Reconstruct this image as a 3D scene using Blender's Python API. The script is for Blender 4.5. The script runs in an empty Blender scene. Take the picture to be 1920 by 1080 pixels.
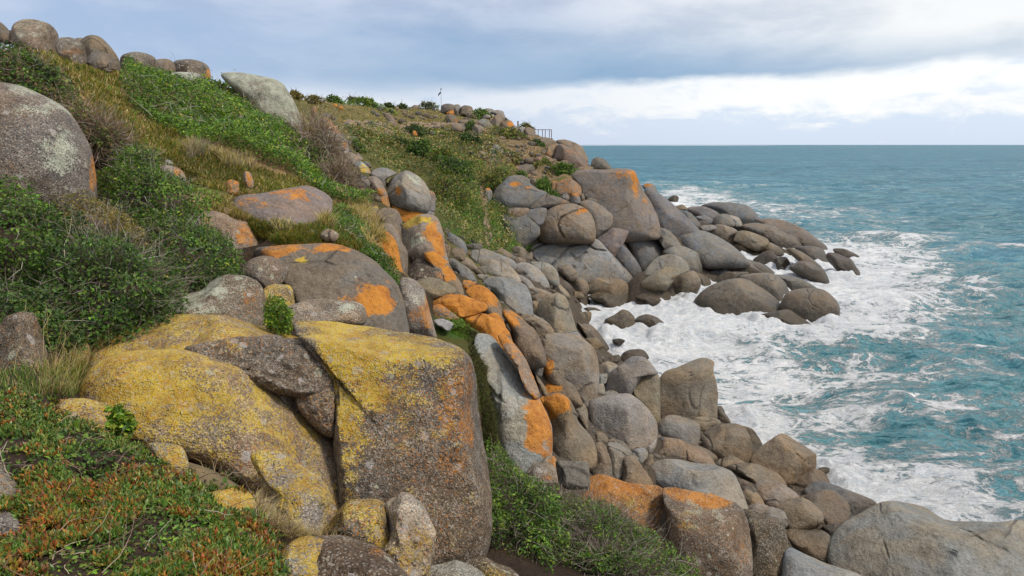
import bpy, bmesh, math, random
import numpy as np
from mathutils import Vector, kdtree

SC = bpy.context.scene
COL = SC.collection
R = math.radians
rng = np.random.default_rng(7)

# ------------------------------------------------------------------ camera
CAM_H = 14.0
FPX = 1280.0                      # focal length in pixels of the 1920 px wide photograph (24 mm)
PITCH = math.atan((540 - 271) / FPX)
cam_d = bpy.data.cameras.new('camera')
cam_d.sensor_width = 36.0
cam_d.lens = 36.0 * FPX / 1920.0
cam_d.clip_start = 0.05
cam_d.clip_end = 80000.0
cam = bpy.data.objects.new('camera', cam_d)
cam.location = (0, 0, CAM_H)
cam.rotation_euler = (math.pi / 2 - PITCH, 0, 0)
COL.objects.link(cam)
SC.camera = cam
SC.view_settings.view_transform = 'Standard'
SC.view_settings.look = 'None'
SC.view_settings.gamma = 1.0
SC.view_settings.use_curve_mapping = False
SC.view_settings.exposure = 0.94
SC.render.engine = 'CYCLES'
SC.cycles.max_bounces = 5
SC.cycles.diffuse_bounces = 3
SC.cycles.transparent_max_bounces = 6

# ------------------------------------------------------------------ sky (overcast, broken cloud decks) and sun
SUN_EL, SUN_AZ = R(54), R(100)    # azimuth from +Y (view direction) towards +X (right)
world = bpy.data.worlds.new('World')
SC.world = world
world.use_nodes = True
WN, WL = world.node_tree.nodes, world.node_tree.links
WN.clear()


class NG:
    """small helper around a node tree"""
    def __init__(s, nodes, links):
        s.n, s.l = nodes, links

    def new(s, t, **kw):
        nd = s.n.new(t)
        for k, v in kw.items():
            setattr(nd, k, v)
        return nd

    def put(s, sock, v):
        if v is None:
            return
        if isinstance(v, bpy.types.NodeSocket):
            s.l.new(v, sock)
        elif isinstance(v, (tuple, list)) and len(v) == 3 and sock.type == 'RGBA':
            sock.default_value = (*v, 1)
        else:
            sock.default_value = v

    def m(s, op, a, b=None, c=None, clamp=False):
        nd = s.new('ShaderNodeMath', operation=op, use_clamp=clamp)
        s.put(nd.inputs[0], a)
        s.put(nd.inputs[1], b)
        s.put(nd.inputs[2], c)
        return nd.outputs[0]

    def vm(s, op, a, b=None, out=0):
        nd = s.new('ShaderNodeVectorMath', operation=op)
        s.put(nd.inputs[0], a)
        if b is not None:
            if op == 'SCALE':
                s.put(nd.inputs[3], b)
            else:
                s.put(nd.inputs[1], b)
        return nd.outputs[out]

    def sm(s, v, lo, hi, a=0.0, b=1.0):
        nd = s.new('ShaderNodeMapRange', interpolation_type='SMOOTHSTEP', clamp=True)
        s.put(nd.inputs[0], v)
        s.put(nd.inputs[1], lo)
        s.put(nd.inputs[2], hi)
        s.put(nd.inputs[3], a)
        s.put(nd.inputs[4], b)
        return nd.outputs[0]

    def mix(s, f, a, b, blend='MIX'):
        nd = s.new('ShaderNodeMix', data_type='RGBA', blend_type=blend)
        s.put(nd.inputs[0], f)
        s.put(nd.inputs[6], a)
        s.put(nd.inputs[7], b)
        return nd.outputs[2]

    def noise(s, vec, scale, detail=4, rough=0.55, dist=0.0, out=0):
        nd = s.new('ShaderNodeTexNoise')
        s.put(nd.inputs['Vector'], vec)
        s.put(nd.inputs['Scale'], scale)
        s.put(nd.inputs['Detail'], detail)
        s.put(nd.inputs['Roughness'], rough)
        s.put(nd.inputs['Distortion'], dist)
        return nd.outputs[out]

    def voro(s, vec, scale, feature='F1', out='Distance', rnd=1.0):
        nd = s.new('ShaderNodeTexVoronoi', feature=feature)
        s.put(nd.inputs['Vector'], vec)
        s.put(nd.inputs['Scale'], scale)
        s.put(nd.inputs['Randomness'], rnd)
        return nd.outputs[out]

    def comb(s, x, y, z):
        nd = s.new('ShaderNodeCombineXYZ')
        s.put(nd.inputs[0], x)
        s.put(nd.inputs[1], y)
        s.put(nd.inputs[2], z)
        return nd.outputs[0]

    def sep(s, v):
        nd = s.new('ShaderNodeSeparateXYZ')
        s.put(nd.inputs[0], v)
        return nd.outputs

    def bump(s, h, dist, strength=1.0, normal=None):
        nd = s.new('ShaderNodeBump')
        s.put(nd.inputs['Height'], h)
        s.put(nd.inputs['Distance'], dist)
        s.put(nd.inputs['Strength'], strength)
        if normal is not None:
            s.put(nd.inputs['Normal'], normal)
        return nd.outputs[0]


W = NG(WN, WL)
sky = W.new('ShaderNodeTexSky', sky_type='NISHITA', sun_disc=False)
sky.sun_elevation = SUN_EL
sky.sun_rotation = SUN_AZ
sky.altitude = 20
tc = W.new('ShaderNodeTexCoord').outputs['Generated']
dx, dy, dz = W.sep(W.vm('NORMALIZE', tc))
az = W.m('MULTIPLY', W.m('ARCTAN2', dx, dy), 57.2958)
el = W.m('MULTIPLY', W.m('ARCSINE', dz), 57.2958)
azc = W.m('MINIMUM', W.m('MAXIMUM', az, -50.0), 50.0)
# cloud-deck coordinates: wide, flat structures
pv = W.comb(W.m('MULTIPLY', dx, 5.0), W.m('MULTIPLY', dy, 5.0), W.m('MULTIPLY', dz, 16.0))
n1 = W.noise(pv, 0.75, 6, 0.55, 0.3)
n2 = W.noise(pv, 2.2, 6, 0.6, 0.4)
n3 = W.noise(W.vm('ADD', pv, (31.0, 7.0, 3.0)), 1.1, 6, 0.58, 0.2)
n1c = W.m('SUBTRACT', n1, 0.5)
n2c = W.m('SUBTRACT', n2, 0.5)
el_w = W.m('ADD', el, W.m('ADD', W.m('MULTIPLY', n1c, 2.6), W.m('MULTIPLY', n2c, 1.0)))
# base of the high grey cloud
SK = 5.6                          # world strength is 0.1
def sc3(c):
    return tuple(v * SK for v in c)
right = W.sm(azc, -8.0, 32.0)
high = W.mix(W.sm(n3, 0.36, 0.66), sc3((0.41, 0.48, 0.64)), sc3((0.60, 0.655, 0.78)))
white = W.mix(W.sm(n3, 0.30, 0.62), sc3((0.66, 0.70, 0.75)), sc3((0.95, 0.945, 0.92)))
high = W.mix(W.m('MULTIPLY', right, 0.9), high, white)
# darker blue-grey deck: lower edge and ragged upper edge
lo_e = W.m('ADD', W.m('MULTIPLY', azc, 0.035), 4.35)
hi_e = W.m('ADD', W.m('MULTIPLY', azc, -0.085), 10.2)
soft = W.sm(azc, -25.0, 15.0, 2.2, 0.55)
m_lo = W.sm(W.m('SUBTRACT', el_w, lo_e), W.m('MULTIPLY', soft, -0.6), soft)
m_hi = W.sm(W.m('SUBTRACT', el_w, hi_e), -4.2, 1.2)
deck = W.mix(W.sm(n1, 0.3, 0.7), sc3((0.20, 0.345, 0.545)), sc3((0.305, 0.435, 0.62)))
# light band under the deck, paler to the horizon
n4 = W.m('SUBTRACT', W.noise(W.comb(W.m('MULTIPLY', dx, 9.0), W.m('MULTIPLY', dy, 9.0), W.m('MULTIPLY', dz, 26.0)), 1.6, 7, 0.6, 0.5), 0.5)
band = W.mix(W.sm(W.m('ADD', W.m('ADD', W.m('MULTIPLY', n2c, 0.7), W.m('MULTIPLY', n4, 1.3)), W.m('MULTIPLY', W.sm(el, 0.1, 3.6), 0.60)), 0.20, 0.62),
             sc3((0.63, 0.735, 0.90)), sc3((0.95, 0.955, 0.96)))
band = W.mix(W.m('MULTIPLY', W.sm(azc, -5.0, 20.0, 0.55, 0.0), 1.0), band, sc3((0.52, 0.60, 0.77)))
deck = W.mix(W.sm(azc, -32.0, 6.0, 0.8, 0.0), deck, W.mix(W.sm(n3, 0.36, 0.64), sc3((0.40, 0.50, 0.70)), sc3((0.56, 0.625, 0.78))))
upper = W.mix(m_hi, deck, high)
cl = W.mix(m_lo, band, upper)
# overcast brightens towards the zenith
zen = W.mix(W.sm(n3, 0.35, 0.65), sc3((0.72, 0.76, 0.86)), sc3((0.98, 0.98, 0.98)))
cl = W.mix(W.sm(el, 11.0, 42.0), cl, zen)
col = W.mix(0.90, sky.outputs[0], cl)
bg = W.new('ShaderNodeBackground')
W.put(bg.inputs[0], col)
bg.inputs[1].default_value = 0.1
wo = W.new('ShaderNodeOutputWorld')
WL.new(bg.outputs[0], wo.inputs[0])

sun_d = bpy.data.lights.new('sun', 'SUN')
sun_d.energy = 1.5
sun_d.angle = R(10)
sun_d.color = (1.0, 0.91, 0.78)
sun = bpy.data.objects.new('sun', sun_d)
sv = Vector((math.cos(SUN_EL) * math.sin(SUN_AZ), math.cos(SUN_EL) * math.cos(SUN_AZ), math.sin(SUN_EL)))
sun.rotation_euler = sv.to_track_quat('Z', 'Y').to_euler()
sun.location = (20, 0, 60)
COL.objects.link(sun)

# ------------------------------------------------------------------ maths helpers
CAMP = np.array([0.0, 0.0, CAM_H])
cP, sP = math.cos(PITCH), math.sin(PITCH)


def ray(px, py):
    """unit view direction through a point of the photograph"""
    a = (np.asarray(px, float) - 960) / FPX
    b = -(np.asarray(py, float) - 540) / FPX
    d = np.stack([a, cP + sP * b, -sP + cP * b], -1)
    return d / np.linalg.norm(d, axis=-1, keepdims=True)


def proj(p):
    q = np.asarray(p) - CAMP
    f = q[..., 1] * cP - q[..., 2] * sP
    u = q[..., 1] * sP + q[..., 2] * cP
    f = np.where(f < 0.05, 0.05, f)
    return 960 + FPX * q[..., 0] / f, 540 - FPX * u / f


def at(px, py, Y):
    d = ray(px, py)
    return CAMP + d * (Y / d[..., 1])[..., None]


def _hash(i, j, k, s):
    h = (i * 374761393 + j * 668265263 + k * 2147483647 + s * 974711) & 0xffffffff
    h = ((h ^ (h >> 13)) * 1274126177) & 0xffffffff
    h = ((h ^ (h >> 16)) * 2246822519) & 0xffffffff
    return ((h ^ (h >> 15)) & 0xffffff) / float(0xffffff) * 2 - 1


def vnoise(p, seed=0):
    p = np.asarray(p, float)
    i = np.floor(p).astype(np.int64)
    f = p - i
    f = f * f * f * (f * (f * 6 - 15) + 10)
    x, y, z = i[..., 0], i[..., 1], i[..., 2]
    fx, fy, fz = f[..., 0], f[..., 1], f[..., 2]
    r = 0
    for a in (0, 1):
        wx = fx if a else 1 - fx
        for b in (0, 1):
            wy = fy if b else 1 - fy
            for c in (0, 1):
                wz = fz if c else 1 - fz
                r = r + wx * wy * wz * _hash(x + a, y + b, z + c, seed)
    return r


def fbm(p, octv=4, seed=0, rough=0.5):
    r, a, s = 0, 1.0, 1.0
    for o in range(octv):
        r = r + a * vnoise(np.asarray(p) * s + o * 17.3, seed + o)
        a *= rough
        s *= 2.03
    return r


def sstep(x, a, b):
    t = np.clip((x - a) / (b - a), 0, 1)
    return t * t * (3 - 2 * t)


def in_poly(px, py, poly):
    poly = np.asarray(poly, float)
    r = np.zeros(np.shape(px), bool)
    n = len(poly)
    for i in range(n):
        x1, y1 = poly[i]
        x2, y2 = poly[(i + 1) % n]
        c = ((y1 > py) != (y2 > py))
        with np.errstate(divide='ignore', invalid='ignore'):
            xi = (x2 - x1) * (py - y1) / (y2 - y1 + 1e-12) + x1
        r ^= c & (px < xi)
    return r


def seg_dist(px, py, line):
    best = np.full(np.shape(px), 1e9)
    for (x1, y1), (x2, y2) in zip(line[:-1], line[1:]):
        vx, vy = x2 - x1, y2 - y1
        t = np.clip(((px - x1) * vx + (py - y1) * vy) / (vx * vx + vy * vy + 1e-9), 0, 1)
        best = np.minimum(best, np.hypot(px - x1 - t * vx, py - y1 - t * vy))
    return best


# frames: the enlarged views the outlines were read from (x0, y0, scale)
FR = dict(A=(0, 0, 3), B=(480, 100, 3), C=(880, 180, 2.4), D=(0, 340, 3), E=(400, 360, 3), F=(0, 640, 2.455),
          G=(600, 560, 2.0765), H=(1060, 560, 2.0765), I=(900, 120, 4.8), J=(800, 80, 6), K=(500, 160, 6),
          L=(900, 300, 4.8), M=(1250, 360, 4.32), N=(820, 420, 4.8), O=(900, 600, 3.6), P=(1250, 560, 2.842),
          X=(0, 0, 1))


def pts(frame, s):
    x0, y0, k = FR[frame]
    return np.array([[float(v) for v in q.split(',')] for q in s.split()]) / k + np.array([x0, y0])


# ------------------------------------------------------------------ object helpers
def mesh_np(name, co, faces, mat, smooth=True, attrs=None):
    """faces: (n,3) or (n,4) array, or a list of such arrays"""
    me = bpy.data.meshes.new(name)
    fl = faces if isinstance(faces, list) else [faces]
    me.vertices.add(len(co))
    me.vertices.foreach_set('co', np.ascontiguousarray(co, np.float32).ravel())
    loops = np.concatenate([f.ravel() for f in fl]).astype(np.int32)
    tot = np.concatenate([np.full(len(f), f.shape[1], np.int32) for f in fl])
    me.loops.add(len(loops))
    me.loops.foreach_set('vertex_index', loops)
    me.polygons.add(len(tot))
    st = np.concatenate([[0], np.cumsum(tot)[:-1]]).astype(np.int32)
    me.polygons.foreach_set('loop_start', st)
    me.polygons.foreach_set('loop_total', tot)
    me.update(calc_edges=True)
    me.polygons.foreach_set('use_smooth', np.full(len(tot), smooth))
    for k, v in (attrs or {}).items():
        if v.ndim == 1:
            a = me.attributes.new(k, 'FLOAT', 'POINT')
            a.data.foreach_set('value', np.ascontiguousarray(v, np.float32))
        else:
            if v.shape[1] == 3:
                v = np.concatenate([v, np.ones((len(v), 1))], 1)
            a = me.attributes.new(k, 'FLOAT_COLOR', 'POINT')
            a.data.foreach_set('color', np.ascontiguousarray(v, np.float32).ravel())
    if mat is not None:
        me.materials.append(mat)
    return me


def link(name, me, parent=None, loc=None, label=None, cat=None, group=None, kind=None):
    o = bpy.data.objects.new(name, me)
    COL.objects.link(o)
    if loc is not None:
        o.location = tuple(float(v) for v in loc)
    if parent is not None:
        o.parent = parent
    if label:
        o['label'] = label
    if cat:
        o['category'] = cat
    if group:
        o['group'] = group
    if kind:
        o['kind'] = kind
    return o


def material(name):
    m = bpy.data.materials.new(name)
    m.use_nodes = True
    m.node_tree.nodes.clear()
    g = NG(m.node_tree.nodes, m.node_tree.links)
    out = g.new('ShaderNodeOutputMaterial')
    return m, g, out


def attr(g, name, out='Color'):
    return g.new('ShaderNodeAttribute', attribute_name=name).outputs[out]


def principled(g, out, color, rough=0.8, normal=None, spec=0.3):
    p = g.new('ShaderNodeBsdfPrincipled')
    g.put(p.inputs['Base Color'], color)
    g.put(p.inputs['Roughness'], rough)
    g.put(p.inputs['Specular IOR Level'], spec)
    if normal is not None:
        g.put(p.inputs['Normal'], normal)
    g.l.new(p.outputs[0], out.inputs[0])
    return p
# ------------------------------------------------------------------ materials
def rock_material(name, crust):
    m, g, out = material(name)
    tcn = g.new('ShaderNodeTexCoord').outputs['Object']
    oi = g.new('ShaderNodeObjectInfo').outputs['Random']
    P = g.vm('ADD', tcn, g.comb(g.m('MULTIPLY', oi, 71.0), g.m('MULTIPLY', oi, 37.0), g.m('MULTIPLY', oi, 113.0)))
    tint = attr(g, 'tint')
    mk = g.new('ShaderNodeAttribute', attribute_name='mask')
    sepc = g.new('ShaderNodeSeparateColor')
    g.l.new(mk.outputs['Color'], sepc.inputs[0])
    mo, my, mp, md = sepc.outputs[0], sepc.outputs[1], sepc.outputs[2], mk.outputs['Alpha']
    low = g.noise(P, 0.55, 5, 0.6, 0.4)
    mid = g.noise(P, 2.6, 5, 0.65)
    fine = g.noise(P, 26.0 if crust else 14.0, 3, 0.7)
    val = g.m('ADD', g.m('ADD', g.m('MULTIPLY', low, 0.85), g.m('MULTIPLY', mid, 0.85)), 0.10)
    base = g.mix(1.0, tint, g.comb(val, val, val), 'MULTIPLY')
    hue = g.mix(g.sm(g.noise(P, 0.8, 5, 0.62, 0.5), 0.38, 0.62), (1.08, 0.98, 0.83), (0.93, 0.98, 1.01))
    base = g.mix(1.0, base, hue, 'MULTIPLY')
    if crust:
        cell = g.voro(g.vm('ADD', P, g.vm('SCALE', g.noise(P, 40.0, 2, 0.5, 0.0, 1), 0.02)), 58.0, 'F1', 'Color')
        cs = g.new('ShaderNodeSeparateColor')
        g.l.new(cell, cs.inputs[0])
        r1 = cs.outputs[0]
        spk = g.mix(g.sm(r1, 0.0, 0.55), (0.55, 0.53, 0.51), (1.05, 1.0, 0.95))
        spk = g.mix(g.sm(g.m('ADD', r1, g.m('MULTIPLY', g.m('SUBTRACT', mid, 0.5), 0.6)), 0.84, 0.97), spk, (1.75, 1.7, 1.6))
        base = g.mix(1.0, base, spk, 'MULTIPLY')
    else:
        spk = g.sm(fine, 0.30, 0.72, 0.80, 1.20)
        base = g.mix(1.0, base, g.comb(spk, spk, spk), 'MULTIPLY')
        grit = g.sm(g.noise(P, 34.0, 2, 0.5), 0.62, 0.74)
        base = g.mix(g.m('MULTIPLY', grit, 0.30), base, (0.42, 0.40, 0.38))
        pit = g.sm(g.noise(P, 7.0, 2, 0.5), 0.68, 0.78)
        base = g.mix(g.m('MULTIPLY', pit, 0.5), base, (0.07, 0.065, 0.06))
    if crust:
        Pr = g.vm('ADD', P, g.vm('SCALE', g.noise(P, 9.0, 3, 0.6, 0.0, 1), 0.10))
        rd = g.voro(Pr, 6.5)
        rc = g.new('ShaderNodeSeparateColor')
        g.l.new(g.voro(Pr, 6.5, 'F1', 'Color'), rc.inputs[0])
        ros = g.m('MULTIPLY', g.sm(g.m('SUBTRACT', rd, g.m('MULTIPLY', rc.outputs[0], 0.42)), -0.02, 0.03, 1.0, 0.0), g.sm(rc.outputs[1], 0.55, 0.6))
        ros = g.m('MULTIPLY', ros, g.sm(fine, 0.34, 0.52))
        rcol = g.mix(g.sm(rc.outputs[2], 0.45, 0.5), (0.34, 0.34, 0.26), (0.36, 0.33, 0.31))
        base = g.mix(g.m('MULTIPLY', ros, 0.7), base, rcol)
    # vertical weathering streaks
    st = g.noise(g.vm('MULTIPLY', P, (3.5, 3.5, 0.35)), 1.0, 4, 0.6)
    base = g.mix(g.m('MULTIPLY', g.sm(st, 0.52, 0.72), 0.42), base, g.mix(1.0, base, (0.38, 0.34, 0.30), 'MULTIPLY'))

    brk = g.m('ADD', g.m('MULTIPLY', g.m('SUBTRACT', g.noise(P, 1.7, 6, 0.66, 0.3), 0.5), 1.15),
              g.m('MULTIPLY', g.m('SUBTRACT', fine, 0.5), 0.75 if crust else 0.45))
    brk2 = g.m('ADD', g.m('MULTIPLY', g.m('SUBTRACT', g.noise(g.vm('ADD', P, (9, 4, 2)), 2.4, 7, 0.74, 0.3), 0.5), 1.7),
               g.m('MULTIPLY', g.m('SUBTRACT', fine, 0.5), 0.75 if crust else 0.45))
    if crust:
        brk = g.m('ADD', brk, g.m('MULTIPLY', g.m('SUBTRACT', cs.outputs[1], 0.5), 0.42))
        brk2 = g.m('ADD', brk2, g.m('MULTIPLY', g.m('SUBTRACT', cs.outputs[2], 0.5), 0.42))
    e = 0.10 if crust else 0.07
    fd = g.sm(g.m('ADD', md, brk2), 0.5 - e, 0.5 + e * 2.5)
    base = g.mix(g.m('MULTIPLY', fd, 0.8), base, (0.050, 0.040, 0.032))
    fp = g.sm(g.m('ADD', mp, brk2), 0.5 - e, 0.5 + e)
    pale = g.mix(g.sm(mid, 0.3, 0.7), (0.25, 0.27, 0.20), (0.45, 0.47, 0.37))
    base = g.mix(g.m('MULTIPLY', fp, 0.88), base, pale)
    fo = g.sm(g.m('ADD', mo, g.m('ADD', brk, g.m('MULTIPLY', g.m('SUBTRACT', g.noise(P, 7.0, 5, 0.7), 0.5), 0.9))), 0.5 - e * 1.5, 0.5 + e * 2.6)
    oc = g.mix(g.sm(mid, 0.28, 0.72), (0.27, 0.078, 0.008), (0.58, 0.225, 0.016))
    oc = g.mix(g.sm(fine, 0.35, 0.75), oc, (0.46, 0.20, 0.035))
    base = g.mix(g.m('MULTIPLY', fo, 0.90), base, oc)
    fy = g.sm(g.m('ADD', my, brk2), 0.5 - e, 0.5 + e)
    yc = g.mix(g.sm(mid, 0.30, 0.66), (0.33, 0.19, 0.016), (0.56, 0.39, 0.024))
    yc = g.mix(g.sm(fine, 0.42, 0.75), yc, (0.36, 0.30, 0.11))
    yc = g.mix(g.m('MULTIPLY', g.sm(g.noise(P, 5.0, 5, 0.7), 0.52, 0.66), 0.6), yc, (0.40, 0.19, 0.03))
    base = g.mix(g.m('MULTIPLY', fy, 0.90), base, yc)
    if crust:
        base = g.mix(g.m('MULTIPLY', ros, 0.45), base, rcol)
        gap = g.sm(g.noise(P, 3.6, 6, 0.75, 0.6), 0.56, 0.66)
        base = g.mix(g.m('MULTIPLY', g.m('MULTIPLY', gap, g.sm(fine, 0.25, 0.55)), 0.75), base, (0.19, 0.165, 0.135))
        fl = g.m('MULTIPLY', g.sm(g.m('ADD', cs.outputs[2], g.m('MULTIPLY', g.m('SUBTRACT', mid, 0.5), 0.8)), 0.80, 0.92), 0.42)
        base = g.mix(fl, base, (0.46, 0.43, 0.38))
        fk = g.m('MULTIPLY', g.sm(g.m('ADD', cs.outputs[1], g.m('MULTIPLY', g.m('SUBTRACT', low, 0.5), 0.8)), 0.88, 0.98), g.m('MULTIPLY', g.sm(g.m('ADD', my, mo), -0.25, 0.35), 0.55))
        base = g.mix(fk, base, (0.44, 0.16, 0.02))
    # rock wetted by the swell stays darker and glossier near the waterline
    pz = g.sep(g.new('ShaderNodeNewGeometry').outputs['Position'])[2]
    wet = g.sm(g.m('ADD', pz, g.m('MULTIPLY', low, 1.6)), 1.9, 4.2, 1.0, 0.0)
    alg = g.sm(g.m('ADD', pz, g.m('MULTIPLY', mid, 1.6)), 1.5, 2.4, 1.0, 0.0)
    base = g.mix(g.m('MULTIPLY', alg, 0.6), base, (0.035, 0.032, 0.024))
    base = g.mix(g.m('MULTIPLY', wet, 0.65), base, g.mix(1.0, base, (0.52, 0.45, 0.36), 'MULTIPLY'))
    rough = g.m('SUBTRACT', 0.86, g.m('MULTIPLY', wet, 0.48))
    if crust:
        vd = g.voro(P, 58.0)
        h = g.m('ADD', g.m('MULTIPLY', fine, 0.7), g.m('MULTIPLY', g.m('SUBTRACT', 1.0, vd), 0.5))
        h = g.m('ADD', h, g.m('MULTIPLY', g.m('ADD', fy, fo), 0.22))
        nr = g.bump(mid, 0.16, 0.8)
        nr = g.bump(g.noise(P, 8.0, 5, 0.65), 0.06, 0.9, nr)
        nr = g.bump(h, 0.022, 0.9, nr)
    else:
        h = g.m('ADD', g.m('MULTIPLY', mid, 1.0), g.m('MULTIPLY', fine, 0.30))
        h = g.m('ADD', h, g.m('MULTIPLY', g.m('SUBTRACT', 1.0, pit), 0.25))
        ck = g.voro(g.vm('ADD', P, g.vm('SCALE', g.noise(P, 0.7, 3, 0.5, 0.0, 1), 0.5)), 0.30, 'DISTANCE_TO_EDGE')
        ckm = g.m('MULTIPLY', g.sm(ck, 0.0, 0.022, 1.0, 0.0), g.sm(g.noise(P, 0.45, 2), 0.52, 0.60))
        base = g.mix(g.m('MULTIPLY', ckm, 0.30), base, (0.05, 0.045, 0.04))
        nr = g.bump(g.m('SUBTRACT', h, g.m('MULTIPLY', ckm, 0.5)), 0.17, 0.85)
    principled(g, out, base, rough, nr, 0.28)
    return m


M_ROCK = rock_material('granite', False)
M_CRUST = rock_material('lichen_crusted_granite', True)


def leaf_material(name, rough=0.5, transl=0.3):
    m, g, out = material(name)
    c = attr(g, 'col')
    d = g.new('ShaderNodeBsdfPrincipled')
    g.put(d.inputs['Base Color'], c)
    d.inputs['Roughness'].default_value = rough
    d.inputs['Specular IOR Level'].default_value = 0.35
    t = g.new('ShaderNodeBsdfTranslucent')
    g.put(t.inputs[0], g.mix(1.0, c, (1.2, 1.25, 0.6), 'MULTIPLY'))
    mx = g.new('ShaderNodeMixShader')
    mx.inputs[0].default_value = transl
    g.l.new(d.outputs[0], mx.inputs[1])
    g.l.new(t.outputs[0], mx.inputs[2])
    g.l.new(mx.outputs[0], out.inputs[0])
    return m


M_LEAF = leaf_material('leaf')
M_SUCC = leaf_material('succulent_leaf', 0.38, 0.12)
M_GRASS = leaf_material('grass_blade', 0.65, 0.42)
M_TWIG, g, out = material('weathered_twig')
tw = g.noise(g.new('ShaderNodeTexCoord').outputs['Object'], 30.0, 3)
principled(g, out, g.mix(1.0, attr(g, 'col'), g.mix(tw, (0.7, 0.7, 0.7), (1.3, 1.3, 1.3)), 'MULTIPLY'), 0.9, None, 0.15)

# ground: colour attribute says what covers it, noise breaks it up
M_GROUND, g, out = material('hillside_ground')
P = g.new('ShaderNodeNewGeometry').outputs['Position']
gc = attr(g, 'cover')
k1 = g.noise(P, 0.35, 6, 0.65)
k2 = g.noise(P, 2.2, 6, 0.7)
k3 = g.noise(P, 13.0, 4, 0.7)
v = g.m('ADD', g.m('ADD', g.m('MULTIPLY', k1, 0.7), g.m('MULTIPLY', k2, 0.8)), g.m('ADD', g.m('MULTIPLY', k3, 0.7), -0.1))
cc = g.mix(1.0, gc, g.comb(v, v, v), 'MULTIPLY')
cc = g.mix(g.m('MULTIPLY', g.sm(k2, 0.52, 0.66), 0.5), cc, g.mix(1.0, cc, (1.35, 1.05, 0.75), 'MULTIPLY'))
hh = g.m('ADD', g.m('MULTIPLY', k2, 1.0), g.m('MULTIPLY', k3, 0.35))
principled(g, out, cc, 0.95, g.bump(hh, 0.25, 0.8), 0.1)

# sea
M_SEA, g, out = material('sea_water')
P = g.new('ShaderNodeNewGeometry').outputs['Position']
D = attr(g, 'foam', 'Fac')
AQ = attr(g, 'aerated', 'Fac')
px_, py_, pz_ = g.sep(P)
Pf = g.comb(g.m('MULTIPLY', px_, 0.55), py_, 0.0)
w1 = g.noise(Pf, 0.30, 7, 0.66, 0.8)
warp = g.vm('SCALE', g.vm('SUBTRACT', g.noise(Pf, 0.55, 5, 0.65, 0.0, 1), (0.5, 0.5, 0.5)), 3.0)
Pw = g.vm('ADD', Pf, warp)
e1 = g.voro(Pw, 0.55, 'DISTANCE_TO_EDGE')
e2 = g.voro(g.vm('ADD', Pw, (3.3, 1.7, 0)), 1.5, 'DISTANCE_TO_EDGE')
f1 = g.noise(Pw, 2.4, 7, 0.74, 0.5)
f2 = g.noise(g.vm('MULTIPLY', Pf, (0.35, 1.0, 1.0)), 1.3, 6, 0.7, 0.6)
web = g.m('MAXIMUM', g.sm(e1, 0.0, 0.16, 1.0, 0.0), g.m('MULTIPLY', g.sm(e2, 0.0, 0.17, 1.0, 0.0), 0.85))
amt = g.m('ADD', g.m('ADD', g.m('MULTIPLY', D, 1.0), g.m('MULTIPLY', web, 0.34)),
          g.m('ADD', g.m('MULTIPLY', g.m('SUBTRACT', w1, 0.5), 1.5),
              g.m('ADD', g.m('MULTIPLY', g.m('SUBTRACT', f1, 0.5), 0.95), g.m('MULTIPLY', g.m('SUBTRACT', f2, 0.5), 0.75))))
foam = g.sm(amt, 0.50, 0.84)
deep = g.mix(g.sm(g.noise(P, 0.05, 4), 0.4, 0.65), (0.020, 0.115, 0.178), (0.032, 0.158, 0.232))
wc = g.mix(AQ, deep, (0.016, 0.115, 0.130))
wc = g.mix(g.m('MULTIPLY', g.sm(amt, 0.12, 0.58), 0.55), wc, (0.20, 0.40, 0.44))
colr = g.mix(foam, wc, g.mix(g.sm(f1, 0.3, 0.6), (0.55, 0.62, 0.69), (0.86, 0.865, 0.87)))
rip = g.noise(g.comb(g.m('MULTIPLY', px_, 0.55), py_, 0.0), 0.9, 6, 0.68, 0.4)
rip2 = g.noise(g.comb(g.m('MULTIPLY', px_, 0.45), py_, 0.0), 0.22, 5, 0.6, 0.3)
rip3 = g.noise(g.comb(g.m('MULTIPLY', px_, 0.35), py_, 0.0), 0.035, 5, 0.65, 0.3)
rip4 = g.noise(g.comb(g.m('MULTIPLY', px_, 0.4), py_, 0.0), 0.006, 6, 0.7, 0.3)
hgt = g.m('ADD', g.m('ADD', g.m('MULTIPLY', rip, 0.55), g.m('MULTIPLY', rip2, 1.6)), g.m('ADD', g.m('ADD', g.m('MULTIPLY', rip3, 8.0), g.m('MULTIPLY', rip4, 42.0)), g.m('MULTIPLY', foam, g.m('MULTIPLY', f1, 0.40))))
nr = g.bump(hgt, 1.0, 1.0)
# the many small wave faces keep the mean reflectance of a rough sea well under that of a flat mirror
dif = g.new('ShaderNodeBsdfDiffuse')
g.put(dif.inputs[0], colr)
g.put(dif.inputs['Normal'], nr)
glo = g.new('ShaderNodeBsdfGlossy')
glo.inputs['Roughness'].default_value = 0.12
g.put(glo.inputs['Normal'], nr)
fr = g.new('ShaderNodeFresnel')
fr.inputs[0].default_value = 1.33
g.put(fr.inputs['Normal'], nr)
fac = g.m('MULTIPLY', g.m('MINIMUM', g.m('MULTIPLY', fr.outputs[0], 0.85), 0.40), g.m('SUBTRACT', 1.0, g.m('MULTIPLY', foam, 0.9)))
mx = g.new('ShaderNodeMixShader')
g.put(mx.inputs[0], fac)
g.l.new(dif.outputs[0], mx.inputs[1])
g.l.new(glo.outputs[0], mx.inputs[2])
g.l.new(mx.outputs[0], out.inputs[0])

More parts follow.
